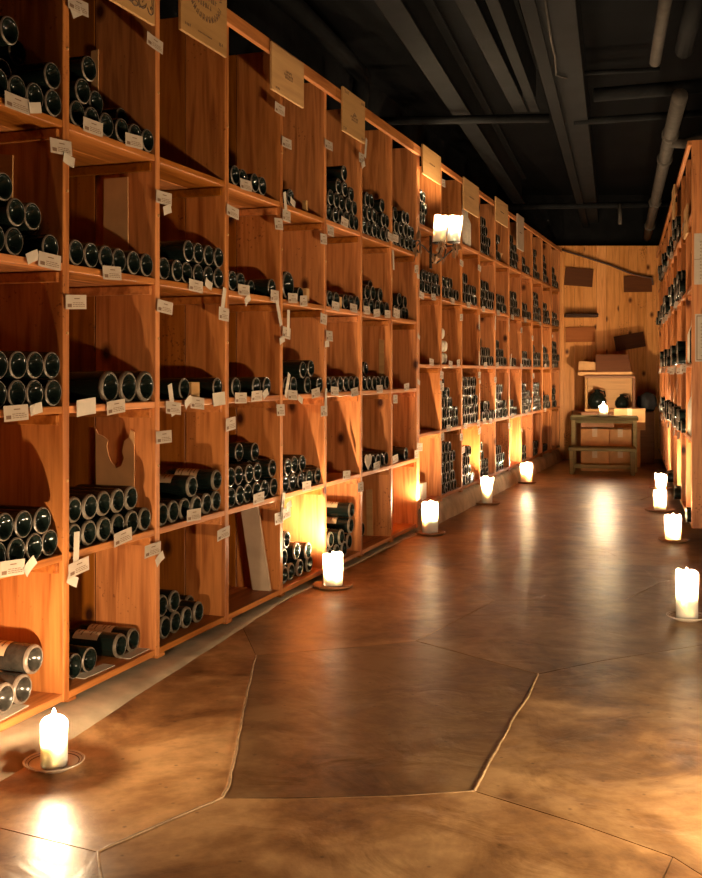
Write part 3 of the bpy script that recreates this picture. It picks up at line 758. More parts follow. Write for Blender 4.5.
# ------------------------------------------------------------------ price tags on the racks
def tag_mesh(w_, h_, ink=True, curl=0.15, seed=0):
    rng = random.Random(seed); b_ = MB(); n = 6; vs = []
    for j, yy in ((0, 0.0), (1, 0.0008)):
        for i in range(n+1):
            t = i/n-0.5
            for zz in (-h_/2, h_/2): vs.append((t*w_, yy-abs(t)**2*curl*w_*0.5-0.0012*(zz > 0)*0, zz))
    fs = []; s_ = 2*(n+1)
    for i in range(n):
        fs.append((2*i, 2*i+2, 2*i+3, 2*i+1)); fs.append((s_+2*i, s_+2*i+1, s_+2*i+3, s_+2*i+2))
        fs.append((2*i, s_+2*i, s_+2*i+2, 2*i+2)); fs.append((2*i+1, 2*i+3, s_+2*i+3, s_+2*i+1))
    fs += [(0, 1, s_+1, s_), (2*n, s_+2*n, s_+2*n+1, 2*n+1)]
    b_.add(vs, fs, 0, 0.5)
    if ink:
        def bar(x0, x1, z0, z1):
            f = lambda x: -(abs(x/w_)**2)*curl*w_*0.5-0.0006
            k = 4; v2 = []; f2 = []
            for i in range(k+1):
                x = x0+(x1-x0)*i/k; v2 += [(x, f(x), z0), (x, f(x), z1)]
            for i in range(k): f2.append((2*i, 2*i+2, 2*i+3, 2*i+1))
            b_.add(v2, f2, 1, 0.5)
        bar(-w_*0.42, -w_*0.2, -h_*0.36, -h_*0.12)
        for kz in (-0.32, -0.2, -0.08):
            x0 = -w_*0.15
            while x0 < w_*0.36:
                ln = rng.uniform(0.06, 0.14)*w_; bar(x0, min(x0+ln, w_*0.42), h_*kz, h_*(kz+0.045)); x0 += ln+0.02*w_
        bar(-w_*0.08, w_*0.18, h_*0.2, h_*0.27)
    return b_.mesh('price_tag', [M['paper'] if ink else M['paper_white'], M['ink_faint']])
TM = {'c': tag_mesh(0.105, 0.043), 'q': tag_mesh(0.085, 0.05, seed=3), 's': tag_mesh(0.028, 0.115, False), 'w': tag_mesh(0.055, 0.030, False, 0.5), 'b': tag_mesh(0.10, 0.05, False, 0.2)}
TN = {'c': 'printed white price tag', 'q': 'square white price tag', 's': 'narrow paper strip', 'w': 'small scrap of white tape', 'b': 'blank buff paper tag'}
near_tags = '''79,7c 75,12w 154,43c 16,103c 33,108w 92,127c 133,141c 60,147c 67,160w 163,198c 166,210w 48,261c 31,257w 111,273c 75,302c 164,307c
15,413c 34,409w 85,407b 115,407c 11,568c 28,566w 122,537c 163,437c 151,550c 158,559w 75,551s 77,567c 71,580w 195,286c 207,284w 232,212c 243,290c 220,302s 221,314q
245,185c 279,109c 286,143c 285,205s 285,216q 278,224q 291,202w 292,298c 303,301q 274,296q 278,313s 287,323s 285,333q 281,340w 171,400s 172,408c 186,402w 196,403c 218,399b 240,398c 256,396c 264,394w
280,410q 230,424q 193,515c 258,498c 221,534c 282,506s 285,513q 276,519q 306,486c 294,385s 292,395c 315,393c 328,145c 361,158q 365,148s 362,165w 344,222c 378,232c 330,231q 323,239q
335,306c 353,308c 366,310c 376,313c 387,314c 397,314q 403,314q 323,319q 328,336q 326,344w 393,260s 404,242c 416,269q 417,276w 334,391c 354,392c 379,389c 406,387c 323,411q 325,400s 346,475c 376,466c 398,458c 413,455q
395,399q 305,500w 360,487q 418,447q 418,336w 418,382w 299,399w 246,300w'''
far_tags = '''443,183q 463,210q 461,263c 479,268c 421,295c 433,297c 452,301c 468,305c 483,309c 498,313c 512,317c 525,320c 540,324c 478,322s 495,323s 508,325s 459,317q 520,330q 531,338q
431,362c 450,364c 458,363q 472,358s 485,365c 497,365c 511,360s 521,366c 545,366c 553,366c 441,375q 441,387q 478,375q 478,382w 495,380q 533,376q 420,447q 436,383w 448,428c 465,426c 478,423q 484,421c 490,421c 512,416c 526,412c 545,410c
478,431q 461,437q 442,437q 463,450q 508,426q 521,430w 541,345w 552,336w'''
tag_rows = []
def parse(s): return [(float(t[:-1].split(',')[0]), float(t[:-1].split(',')[1]), t[-1]) for t in s.split()]
rt = random.Random(9)
def place_tags(lst, posts, shelves, near):
    info = []
    for (px, py, k) in lst:
        u = LF.u_at(px, -0.004); z = LF.z_at(u, -0.004, py)
        sr = min(range(5), key=lambda i: abs(shelves[i]-0.011-z)); pr = min(range(len(posts)), key=lambda i: abs(posts[i]-NT/2-u))
        onshelf = abs(shelves[sr]-0.011-z) < 0.035
        if onshelf: where = ('shelf', 4-sr, max(i for i in range(len(posts)) if posts[i] <= u+0.02))
        else:
            rw = 4-max([i for i in range(5) if shelves[i] < z] or [0]); where = ('post', rw, pr)
        if not onshelf:    # hung on an upright: keep it overlapping the wood
            u = min(max(u, posts[pr]-NT-0.03), posts[pr]+0.03)
        info.append((where, u, z, k, px, py))
    groups = {}
    for t in info: groups.setdefault((t[0], t[3]), []).append(t)
    for (where, k), lst2 in groups.items():
        lst2.sort(key=lambda t: (t[1] if where[0] == 'shelf' else -t[2]))
        for i, (wh, u, z, k2, px, py) in enumerate(lst2):
            col = where[2]-(1 if near else 0)
            rack = 'near rack' if near else 'far rack'
            if where[0] == 'shelf':
                pos = '' if len(lst2) == 1 else (('left ', 'right ')[i] if len(lst2) == 2 else ORD[i]+' ')
                lb = f'{pos}{TN[k]} on shelf edge, {ROW[where[1]]}, {ORD[max(0,col)]} column, {rack}'
            else:
                pos = '' if len(lst2) == 1 else (('upper ', 'lower ')[i] if len(lst2) == 2 else ORD[i]+' ')
                if col <= 0 and not near: lb = f'{pos}{TN[k]} on upright between the two racks, {ROW[where[1]]}'
                else: lb = f'{pos}{TN[k]} on upright after {ORD[max(0, col-1) if not near else max(0,col)]} column, {ROW[where[1]]}, {rack}'
            o = link('price_tag', TM[k])
            # overlapping tags lie one over another
            lay = 0.0065+0.002*sum(1 for t in info if t is not None and abs(t[1]-u) < 0.11 and abs(t[2]-z) < 0.09 and (t[4], t[5]) < (px, py))
            if z > RACK_TOP-0.11: lay += 0.024
            o.location = LF.P(u, -lay, z); 
            o.rotation_euler = (rt.uniform(-0.06, 0.06), rt.uniform(-0.10, 0.10)+(0.35*rt.choice((-1, 1, 0.3)) if k == 's' else 0)+(rt.uniform(-.6, .6) if k == 'w' else 0), LF.ang)
            tag(o, lb, 'paper tag', 'paper tags on the racks')
place_tags(parse(near_tags), NEAR_POSTS[1:] if False else NEAR_POSTS, NEAR_SH, True)
place_tags(parse(far_tags), FAR_POSTS, FAR_SH, False)

# ------------------------------------------------------------------ wooden crate ends hung along the top rail
def scribble(b_, cx, cz, w_, h_, rng, mi=1, y=-0.0008):
    # a line of short strokes, like worn stamped lettering
    x = cx-w_/2
    while x < cx+w_/2:
        cw = h_*rng.uniform(0.5, 0.8)
        for k in range(2):
            x0 = x+rng.uniform(0, cw*0.6); b_.box(x0, x0+h_*0.16, y, 0, cz-h_/2*rng.uniform(.6, 1), cz+h_/2*rng.uniform(.6, 1), mi)
        z0 = cz+rng.uniform(-.4, .4)*h_; b_.box(x, x+cw, y, 0, z0, z0+h_*0.14, mi)
        x += cw+h_*0.25
def arc_text(b_, cx, cz, R, a0, a1, n, h_, rng, mi=1):
    for i in range(n):
        a = a0+(a1-a0)*i/(n-1)
        mt = Matrix.Translation((cx+R*cos(a), 0, cz+R*sin(a)*0.72)) @ Matrix.Rotation(-(a-PI/2), 4, 'Y')
        b_.box(-h_*.3, -h_*.15, -0.0008, 0, -h_/2, h_/2, mi, M4=mt); b_.box(h_*.1, h_*.25, -0.0008, 0, -h_/2*rng.uniform(.3, 1), h_/2, mi, M4=mt)
        b_.box(-h_*.3, h_*.25, -0.0008, 0, h_*rng.uniform(-.3, .3), h_*rng.uniform(.3, .45), mi, M4=mt)
def crate_end(px0, px1, z0, z1, label, style, fr=LF, w_=-0.036, u01=None, mat='crate'):
    u0, u1 = u01 if u01 else (fr.u_at(px0, w_), fr.u_at(px1, w_))
    cu = (u0+u1)/2; wd = (u1-u0); hh_ = z1-z0
    root = thing('crate_end_board', label, 'crate board', fr.P(cu, w_, z0), fr.ang, 'wooden crate ends along the rack tops')
    b_ = MB(); b_.chbox(-wd/2, wd/2, 0, 0.011, 0, hh_, 0.0015, tone=random.uniform(.4, .9)); b_.build('board', M[mat], root)
    s_ = MB(); rng = random.Random(int(z0*1000+px0))
    if style == 'oval':
        arc_text(s_, 0, hh_*.55, wd*.34, PI*0.95, PI*0.05, 15, 0.026, rng); arc_text(s_, 0, hh_*.55, wd*.24, PI*0.9, PI*0.1, 9, 0.02, rng)
        arc_text(s_, 0, hh_*.55, wd*.34, PI*1.1, PI*1.9, 14, 0.024, rng)
        for k, ww in ((.62, .36), (.52, .44), (.43, .30)): scribble(s_, 0, hh_*k, wd*ww, 0.020, rng)
        scribble(s_, -wd*.36, hh_*.1, wd*.12, .012, rng); scribble(s_, wd*.36, hh_*.1, wd*.1, .014, rng); scribble(s_, 0, hh_*.1, wd*.3, .006, rng)
        ink = M['ink_faint']
    elif style == 'scroll':
        def spiral(cx, cz, r0, a0, turns, sgn):
            return [(cx+r0*(1-t/18)*cos(a0+sgn*turns*2*PI*t/18), -0.0006, cz+r0*(1-t/18)*sin(a0+sgn*turns*2*PI*t/18)) for t in range(17)]
        for sx in (-1, 1):
            s_.tube(spiral(sx*wd*.12, hh_*.15, .04, PI/2, 1.4, sx), 0.0022, 5, 1); s_.tube(spiral(sx*wd*.24, hh_*.16, .028, 0, 1.3, -sx), 0.002, 5, 1)
            s_.tube(spiral(sx*wd*.42, hh_*.13, .022, PI, 1.2, sx), 0.002, 5, 1); s_.tube([(sx*wd*.46, -.0006, hh_*(.1+.05*i)+.004*sin(i*2)) for i in range(10)], 0.002, 5, 1)
            s_.tube([(sx*wd*(.44-.006*(i % 3)), -.0006, hh_*(.1+.025*i)) for i in range(14)], 0.0014, 5, 1)
        s_.tube([(wd*(-.3+.05*i), -.0006, hh_*.11+.008*sin(i*1.7)) for i in range(13)], 0.002, 5, 1)
        for k in (.3, .42): scribble(s_, 0, hh_*k, wd*.5, .02, rng)
        ink = M['ink']
    elif style == 'small':
        for k, ww in ((.56, .16), (.49, .28), (.43, .22)): scribble(s_, 0, hh_*k, wd*ww, .012, rng)
        scribble(s_, -wd*.34, hh_*.09, wd*.1, .010, rng); ink = M['ink_faint']
    elif style == 'corner':
        for k, ww in ((.50, .1), (.44, .34), (.38, .26)): scribble(s_, 0, hh_*k, wd*ww, .012, rng)
        for sx, sz in ((-.4, .08), (-.36, .92), (.4, .08), (.4, .9)): scribble(s_, sx*wd, hh_*sz, wd*.14, .018, rng)
        s_.tube([(wd*.1, -.0006, hh_*.5), (0, -.0006, hh_*.56), (-wd*.04, -.0006, hh_*.46)], .0016, 5, 1); ink = M['ink_faint']
    else:
        scribble(s_, 0, hh_*.5, wd*.3, .01, rng); ink = M['ink_faint']
    s_.mi = [0]*len(s_.mi)
    po = s_.build('stamped_print', ink, root); po['label'] = 'worn printed marks'
    return root
crate_end(100, 155, 2.155, 2.50, 'pale crate end with black scroll ornament, leftmost on the rack top', 'scroll')
crate_end(181, 227, 2.198, 2.53, 'pale crate end stamped with an oval of lettering, second along rack top', 'oval')
crate_end(272, 304, 2.185, 2.385, 'plain pale crate end with tiny centre stamp, third along rack top', 'small')
crate_end(343, 365, 2.195, 2.415, 'greyish crate end with stamped corners, fourth along rack top', 'corner')
crate_end(423, 441, 2.235, 2.42, 'blank pale crate end just above the wall candles', 'none')
crate_end(464, 479, 2.17, 2.40, 'tall crate end right of the wall candles, on the far rack top', 'none')
crate_end(496, 508, 2.235, 2.43, 'crate end on the far rack top, second beyond the wall candles', 'none')
crate_end(517.5, 524, 2.11, 2.42, 'narrow grey crate slat hanging last along the far rack top', 'none', mat='board_grey')

# ------------------------------------------------------------------ odd boards and boxes in the compartments
def loose(name, label, cat, fr, u, w_, z, mb, mat, rx=0, ry=0, rz=0, group=None):
    o = mb.build(name, mat); o.location = fr.P(u, w_, z)
    o.rotation_mode = 'XYZ'
    o.matrix_world = Matrix.Translation(fr.P(u, w_, z)) @ Matrix.Rotation(fr.ang+rz, 4, 'Z') @ Matrix.Rotation(ry, 4, 'Y') @ Matrix.Rotation(rx, 4, 'X')
    return tag(o, label, cat, group)
def slat(w_, h_, t=0.012):
    b_ = MB(); b_.chbox(-w_/2, w_/2, 0, t, 0, h_, 0.0015); return b_
def w_on(px, u):      # depth behind the rack front of a point on the upright face at u, seen in direction px
    k = (px-CX)/F; q_ = LF.o+LF.u*u; return (k*q_.y-q_.x)/(LF.w.x-k*LF.w.y)
def on_upright(name, label, cat, col, poly_px, zs, mat, t=0.006, lean=0.0):
    # a flat piece leaning on the side of the upright at the right of a compartment; outline given as seen, standing on the board
    uf = NEAR_POSTS[col+2]-NT-(0.020 if lean else 0.0075); pts = []
    for (px, py) in poly_px:
        w_ = w_on(px, uf); z_ = zs+0.0006 if py is None else LF.z_at(uf, w_, py); pts.append((w_, z_))
    w0 = sum(p_[0] for p_ in pts)/len(pts); z0 = min(p_[1] for p_ in pts)
    b_ = MB(); b_.prism([(p_[0]-w0, p_[1]-z0) for p_ in pts], t)
    o = b_.build(name, M[mat]); o.matrix_world = Matrix.Translation(LF.P(uf-lean*0.4, w0, z0)) @ Matrix.Rotation(LF.ang+PI/2, 4, 'Z') @ Matrix.Rotation(lean*0.4, 4, 'X') @ Matrix.Diagonal((1, -1, 1, 1))
    o.data.flip_normals()
    return tag(o, label, cat)
on_upright('cardboard_sheet', 'brown cardboard sheet leaning behind the single row of bottles, second row down', 'cardboard', 1, [(103, None), (128, None), (127.5, 177), (104, 179)], 1.3205, 'cardboard')
on_upright('wooden_offcut', 'thin wooden offcut standing behind the tall pile in the top row', 'wood piece', 1, [(91, None), (98, None), (98, 49), (91, 51)], 1.7405, 'crate')
on_upright('crate_end_board', 'light crate board standing behind bottles at the left edge, second row down', 'crate board', 0, [(-14, None), (11, None), (12.5, 155), (-14, 153)], 1.3205, 'crate')
on_upright('torn_cardboard', 'torn cardboard sheet with ragged edge standing behind the double row of bottles', 'cardboard', 1, [(96, None), (134, None), (134, 432), (130.5, 430), (129, 437), (124, 441), (122, 452), (124, 458), (121, 466), (116, 468), (111, 462), (108, 455), (106.5, 446), (107.5, 440), (103, 436), (98, 434), (95.5, 429)], 0.4655, 'cardboard', t=.006)
on_upright('wooden_offcut', 'tall wooden offcut standing behind bottles, seventh column, middle row', 'wood piece', 6, [(379, None), (384, None), (384, 340), (379, 339)], 0.9005, 'crate')
on_upright('leaning_board', 'pale grey board leaning in an empty bottom compartment', 'board', 3, [(255, None), (272.5, None), (259, 506), (242, 507)], 0.0545, 'board_grey', t=.014, lean=.06)
on_upright('leaning_board', 'light board leaning in the bottom row, seventh column', 'board', 6, [(367, None), (373, None), (372, 489), (366, 490)], 0.0545, 'crate')
loose('wooden_block', 'small wooden block between the two bottles in the third column middle row', 'wood piece', LF, LF.u_at(198, .02), 0.03, 0.9005, slat(0.065, 0.062, 0.03), M['crate'])
loose('wooden_block', 'small upright wooden block right of the magnum bottle', 'wood piece', LF, LF.u_at(308, .03), 0.03, 1.3205, slat(0.035, 0.072, 0.03), M['crate'])
loose('wooden_block', 'small wooden block between bottles, sixth column, second row down', 'wood piece', LF, LF.u_at(342, .01), 0.015, 1.3205, slat(0.022, 0.06, 0.03), M['crate'])
loose('wooden_block', 'small block standing on the top row shelf, fifth column', 'wood piece', LF, LF.u_at(307, .02), 0.02, 1.7405, slat(0.022, 0.06, 0.02), M['crate'])
loose('thin_board', 'thin board lying across the bottle pile at the left edge', 'board', LF, -0.33, 0.12, 0.652, slat(0.2, 0.006, 0.2), M['pine_h'])
for i, (px, wv, ln) in enumerate(((100, .055, .16), (140, .05, .13), (14, .05, .15))):
    loose('paper_slip', ('paper slip lying on the bottom shelf before the left pair of bottles', 'white paper slip lying at the right front of that bottom compartment', 'paper slip at the front of the leftmost bottom compartment')[i], 'paper tag', LF, LF.u_at(px, wv-.03), wv-.03, 0.0547, slat(ln, 0.0012, 0.045), M['paper_white'], rz=0.06*i-.05)
loose('white_box', 'small pale box standing in the far rack bottom row, first column', 'box', LF, LF.u_at(426, .04), .05, 0.1655, slat(0.10, 0.11, 0.09), M['paper_white'])
# cream heart-shaped paper on the neck pile in fourth row
b_ = MB(); hp = [(0.055*1.0*(16*sin(t)**3)/16, 0.05*(13*cos(t)-5*cos(2*t)-2*cos(3*t)-cos(4*t))/16) for t in [2*PI*k/24 for k in range(24)]]
b_.prism(hp, 0.004); loose('paper_heart', 'cream heart-shaped paper propped before bottles, fourth row down', 'paper', LF, LF.u_at(368.5, .003), .003, 0.465+0.0537, b_, M['paper'])
# white wrapped bottles in the far rack
def wrapped_mesh():
    b_ = MB(); rng = random.Random(2); prof = [(0, 0.0), (.028, -.003), (.037, .004), (.041, .02), (.041, .18), (.034, .205), (.02, .235), (.017, .29), (.012, .305), (0, .307)]
    b_.lathe(prof, 14, axis='y'); b_.v = [(x*(1+rng.uniform(-.05, .05)), y, z*(1+rng.uniform(-.05, .05))) for x, y, z in b_.v]
    return b_.mesh('wrapped_bottle', [M['tissue']])
WM = wrapped_mesh()
u0 = FAR_POSTS[1]
wl = [[(u0+.045+.085*i, .03, 'u') for i in range(3)], [(u0+.05+.086*i, .03, 'u') for i in range(3)], [(u0+.06+.086*i, .03, 'u') for i in range(2)], [(u0+.05, .03, 'u')]]
cn = {}
for (u, z, sb, k, li) in settle(wl, u0, FAR_POSTS[2]-NT, FAR_SH[2]):
    o = link('wrapped_bottle', WM); o.location = LF.P(u, sb, z); o.rotation_euler = (0, 0, LF.ang)
    cn[li] = cn.get(li, 0)+1
    tag(o, f'white tissue-wrapped bottle, {ORD[cn[li]-1]} from left in {LAY[li]} of the wrapped pile', 'wrapped bottle', 'white wrapped bottles in the far rack')
# things standing in the far rack's upper rows
def upright_bottle(fr, u, w_, z, label, white=False):
    root = thing('standing_bottle', label, 'wine bottle', fr.P(u, w_, z), 0, 'bottles standing upright')
    o = link('glass_body', WM if white else BODY_S, root); o.rotation_euler = (PI/2, 0, 0)
for i in range(2): upright_bottle(LF, FAR_POSTS[2]+0.24+.10*i, .06, FAR_SH[4]+.0045, ('left', 'right')[i]+' pale wrapped bottle standing upright right of the wall candles', True)
loose('dark_box', 'tall dark box standing in the top row right of the wall candles', 'box', LF, FAR_POSTS[2]+.10, .08, FAR_SH[4]+.0005, slat(0.14, 0.24, 0.12), M['black'])
# woven basket on its side with bottles, top row of far rack
bk = thing('wicker_basket', 'small wicker basket on the far rack top row', 'basket', LF.P(FAR_POSTS[4]+.38, .12, FAR_SH[4]+.0005), LF.ang)
b_ = MB(); b_.lathe([(0, .0), (.06, 0), (.066, .004), (.095, .085), (.1, .09), (.094, .09), (.062, .01), (0, .008)], 20); b_.build('bowl', M['crate'], bk)
b_ = MB(); b_.tube([(.097*cos(t), 0, .088+.12*sin(t)) for t in [PI*k/12 for k in range(13)]], .005, 6); b_.build('handle', M['crate'], bk)

# ------------------------------------------------------------------ right rack: papers on the end panel, hung cards
def sheet(fr, y0, y1, z0, z1, label, frame_lines=False):
    root = thing('notice_sheet', label, 'notice', fr.P(0.0015, (y0+y1)/2, z0), fr.ang+PI/2, 'papers on the right end panel')
    b_ = MB(); b_.box(-(y1-y0)/2, (y1-y0)/2, -.0012, 0, 0, z1-z0, 0, .5); b_.build('paper', M['paper_white'], root)
    t = MB(); wd = y1-y0; hh_ = z1-z0; rng = random.Random(int(z0*100))
    if frame_lines:
        for x0, x1, a, b2 in ((-.46, .46, .95, .965), (-.46, -.44, .03, .965), (.44, .46, .03, .965), (-.46, .46, .03, .045)): t.box(x0*wd, x1*wd, -.0018, -.0011, a*hh_, b2*hh_)
        scribble(t, -wd*.2, hh_*.1, wd*.3, .02, rng, 0, -.0018)
        for k in range(8): scribble(t, -.05*wd, hh_*(.3+.07*k), wd*.6, .010, rng, 0, -.0018)
    else:
        t.box(-.5*wd, .5*wd, -.0018, -.0011, .49*hh_, .497*hh_)
        for k in range(12): scribble(t, 0, hh_*(.12+.065*k), wd*.7, .009, rng, 0, -.0018)
    t.v = [(x, min(y, -0.0013), z) for x, y, z in t.v]
    p_ = t.build('printed_text', M['ink_faint'], root); p_['label'] = 'fine print'
    return root
# local w along the panel; it turns towards the camera on the right
def panel_w(px):
    k = (px-CX)/F; q = RF.o; return (k*q.y-q.x)/(RF.w.x-k*RF.w.y)
sheet(RF, panel_w(694.2), panel_w(694.2)+.21, 1.505, 1.80, 'white paper sheet pinned on the right end panel, upper one')
sheet(RF, panel_w(695), panel_w(695)+.21, 1.06, 1.335, 'paper with a ruled border on the right end panel, lower one', True)
crate_end(0, 0, 1.84, 2.02, 'pale card hanging high on the right rack beyond the end panel', 'none', fr=RF, u01=(-0.62, -0.28), w_=-0.012)
crate_end(1, 0, 2.10, 2.33, 'crate end at the top of the right rack, farther back', 'none', fr=RF, u01=(-1.75, -1.40), w_=-0.038)
rr2 = random.Random(31)
tw = 0
for row, z in enumerate(R_SH[1:]):
    for col in range(8):
        for rep in range(2):
            if rr2.random() < 0.35: continue
            u = -0.575*col-rr2.uniform(.06, .5)
            o = link('price_tag', TM[rr2.choice('cqqb')]); o.location = RF.P(u, -0.026-0.004*rep, z-.036+rr2.uniform(-.008, .008))
            o.rotation_euler = (rr2.uniform(-.3, .1), rr2.uniform(-.15, .15), RF.ang+rr2.uniform(-.35, .35)); tw += 1
            tag(o, f'{("upper", "nearer")[0] if False else ("first", "second")[rep]} paper tag on right rack, {["lowest", "second", "third", "highest"][row]} tagged shelf, {ORD[col]} bay beyond panel', 'paper tag', 'paper tags on the right rack')
for i, (u, z, wh) in enumerate(((-.42, 1.05, True), (-.30, 1.05, False), (-.50, 1.05, True), (-.2, 1.507, False), (-.5, .61, True), (-.33, .61, True))):
    upright_bottle(RF, u, .045, z+.0045, ['tissue-wrapped bottle standing on the right rack at eye level, nearer one', 'dark bottle standing on the right rack at eye level', 'tissue-wrapped bottle standing on the right rack at eye level, farther one', 'dark bottle standing on the right rack upper shelf', 'pale wrapped bottle on the right rack lower shelf, farther one', 'pale wrapped bottle on the right rack lower shelf, nearer one'][i], wh)

# ------------------------------------------------------------------ end of the corridor
def wall_board(px0, py0, px1, py1, ang, mat, label):
    c0 = W((px0+px1)/2, (py0+py1)/2, YB-.02); wd = (px1-px0)*YB/F; hh_ = (py1-py0)*YB/F
    b_ = MB(); b_.chbox(-wd/2, wd/2, 0, .018, -hh_/2, hh_/2, .002)
    o = b_.build('wooden_board', M[mat]); o.location = (c0.x, YB-.0195, c0.z); o.rotation_euler = (0, ang, 0)
    return tag(o, label, 'board', 'crate boards nailed on the end wall')
wall_board(565, 268, 593, 286, 0.08, 'crate_dark', 'dark crate board nailed top left on the end wall')
wall_board(624, 276, 652, 292, -0.01, 'crate_dark', 'dark crate board nailed top right on the end wall')
wall_board(566, 327, 595, 342, -0.02, 'crate_brown', 'lighter brown crate board on the end wall under the small ledge')
wall_board(615, 334, 645, 349, -0.17, 'crate_dark', 'tilted dark crate board on the end wall above the open carton')
b_ = MB(); a = W(564, 314, YB); c_ = W(596, 317.5, YB); b_.chbox(a.x, c_.x, YB-.12, YB-.001, c_.z, a.z, .003)
tag(b_.build('wall_ledge', M['ledge_wood']), 'dark wooden ledge on the left of the end wall', 'ledge')
cb_ = MB(); pa = [W(562, 250, YB-.03), W(585, 257, YB-.03), W(610, 265, YB-.03), W(632, 274, YB-.03), W(646, 277, YB-.03), W(652, 278, YB-.028), W(653, 285, YB-.03)]
cb_.tube(pa, .011, 8); tag(cb_.build('cable', M['cable']), 'dark cable sagging diagonally across the end wall', 'cable')
# bench and table
ER = -0.235
def swing(x, y, y0):   # keep the front edge where it is, turn the depth along the corridor
    return x+(y-y0)*math.tan(-ER), y
def frame_table(name, label, x0, x1, y0, y1, zt, th, leg, stretcher, apron=0.0, cat='table'):
    root = thing(name, label, cat, (*swing((x0+x1)/2, (y0+y1)/2, y0), 0), ER)
    cx_, cy_ = (x0+x1)/2, (y0+y1)/2; hx, hy = (x1-x0)/2, (y1-y0)/2
    b_ = MB(); b_.chbox(-hx-.012, hx+.012, -hy-.01, hy+.01, zt-th, zt, .004); b_.build('tabletop' if cat == 'table' else 'seat', M['old_wood'], root)
    for sx in (-1, 1):
        for sy in (-1, 1):
            l_ = MB(); l_.chbox(min(sx*hx, sx*(hx-leg)), max(sx*hx, sx*(hx-leg)), min(sy*hy, sy*(hy-leg)), max(sy*hy, sy*(hy-leg)), 0, zt-th-.0005, .003); l_.build('leg', M['old_wood'], root)
    if apron:
        a_ = MB()
        for sy in (-1, 1): a_.chbox(-hx+leg, hx-leg, sy*(hy-.012)-.01, sy*(hy-.012)+.01, zt-th-apron, zt-th-.001, .002)
        a_.build('apron', M['old_wood'], root)
    if stretcher:
        s_ = MB(); 
        for sx in (-1, 1): s_.chbox(sx*(hx-leg/2)-.014, sx*(hx-leg/2)+.014, -hy+leg, hy-leg, .05, .09, .002)
        s_.chbox(-hx+leg*.8, hx-leg*.8, -.015, .015, .052, .088, .002)
        s_.build('stretcher', M['old_wood'], root)
    return root
Y1 = 10.24
frame_table('low_bench', 'low grey-green wooden bench in front of the table with cartons', (570-CX)*Y1/F, (634-CX)*Y1/F, Y1, Y1+.26, 1-(448-HY)*Y1/F, .032, .042, True, cat='bench')
Y2 = 10.56
frame_table('small_table', 'small grey-green wooden table with a candle at the corridor end', (572-CX)*Y2/F, (636-CX)*Y2/F, Y2, Y2+.42, 1-(417-HY)*Y2/F, .034, .04, False, apron=.03)
ztab = 1-(417-HY)*Y2/F
candle(0, 0, .088, .105, 'lit candle on the small table at the corridor end', loc=Vector(((603.5-CX)*(Y2+.10)/F, Y2+.10, ztab+.0005)), top='bevel', seed=31, saucer='ceramic', sr=.075, flame_size=0.85, slabel='saucer under the candle on the small table')
def carton(name, label, x0, x1, y0, y1, z0, z1, tape=True, group='brown cartons at the corridor end', rz=0.0):
    root = thing(name, label, 'carton', (*swing((x0+x1)/2, (y0+y1)/2, y0), z0), ER, group)
    hx, hy, h_ = (x1-x0)/2, (y1-y0)/2, z1-z0
    b_ = MB(); b_.chbox(-hx, hx, -hy, hy, 0, h_, .004); b_.build('box_body', M['cardboard'], root)
    f_ = MB(); f_.box(-hx, hx, -hy, -.001, h_+.0003, h_+.003); f_.box(-hx, hx, .001, hy, h_+.0003, h_+.003); f_.build('top_flap', M['cardboard'], root)
    if tape:
        t = MB(); t.box(-.025, .025, -hy-.0008, -hy-.0002, h_*.6, h_+.003); t.box(-.025, .025, -hy, hy, h_+.0032, h_+.0038); t.build('tape', M['tape'], root)
    return root
Y3 = Y2+.06
X = lambda px, y: (px-CX)*y/F
carton('cardboard_carton', 'lower left carton under the small table', X(581, Y3), X(608.5, Y3), Y3, Y3+.33, 0.0, .225)
carton('cardboard_carton', 'upper left carton under the small table', X(581, Y3), X(608.5, Y3), Y3, Y3+.33, .229, .425)
carton('cardboard_carton', 'lower right carton under the small table', X(609.5, Y3), X(631, Y3), Y3, Y3+.33, 0.0, .225)
carton('cardboard_carton', 'upper right carton under the small table', X(609.5, Y3), X(631, Y3), Y3, Y3+.33, .229, .42)
carton('cardboard_carton', 'tall carton standing behind the right end of the small table', X(614, 11.1), X(640, 11.1), 11.1, 11.33, 0.0, .385, False)
zc = ztab
carton('cardboard_carton', 'carton standing above the others behind the right end of the small table', X(614.5, 11.1), X(645, 11.1), 11.1, 11.33, .3895, .61)
# dark chest behind, wooden crate upon it
bx = MB(); bx.chbox(2.5, 3.30, 11.47, 11.95, 0, .565, .006)
tag(bx.build('storage_chest', M['brown_wood']), 'dark wooden chest behind the small table at the end wall', 'chest')
Y4 = 11.50
cr = thing('open_crate', 'open-fronted wooden crate standing on its side on the dark chest', 'crate', (X(610, Y4), Y4, .566), ER)
hx = X(634.5, Y4)-X(610, Y4); hz = .395; d = .34; t_ = .028
b_ = MB(); b_.chbox(-hx, hx, 0, d, 0, t_, .003); b_.build('bottom_board', M['crate'], cr)
b_ = MB(); b_.chbox(-hx, hx, 0, d, hz-t_, hz, .003); b_.build('top_board', M['brown_wood'], cr)
for sx in (-1, 1):
    b_ = MB(); b_.chbox(min(sx*hx, sx*(hx-t_)), max(sx*hx, sx*(hx-t_)), 0, d, t_+.0005, hz-t_-.0005, .003); b_.build('side_board', M['brown_wood'] if sx > 0 else M['crate'], cr)
b_ = MB(); b_.chbox(-hx, hx, d+.0005, d+.014, 0, hz, .002); b_.build('back_board', M['crate'], cr)
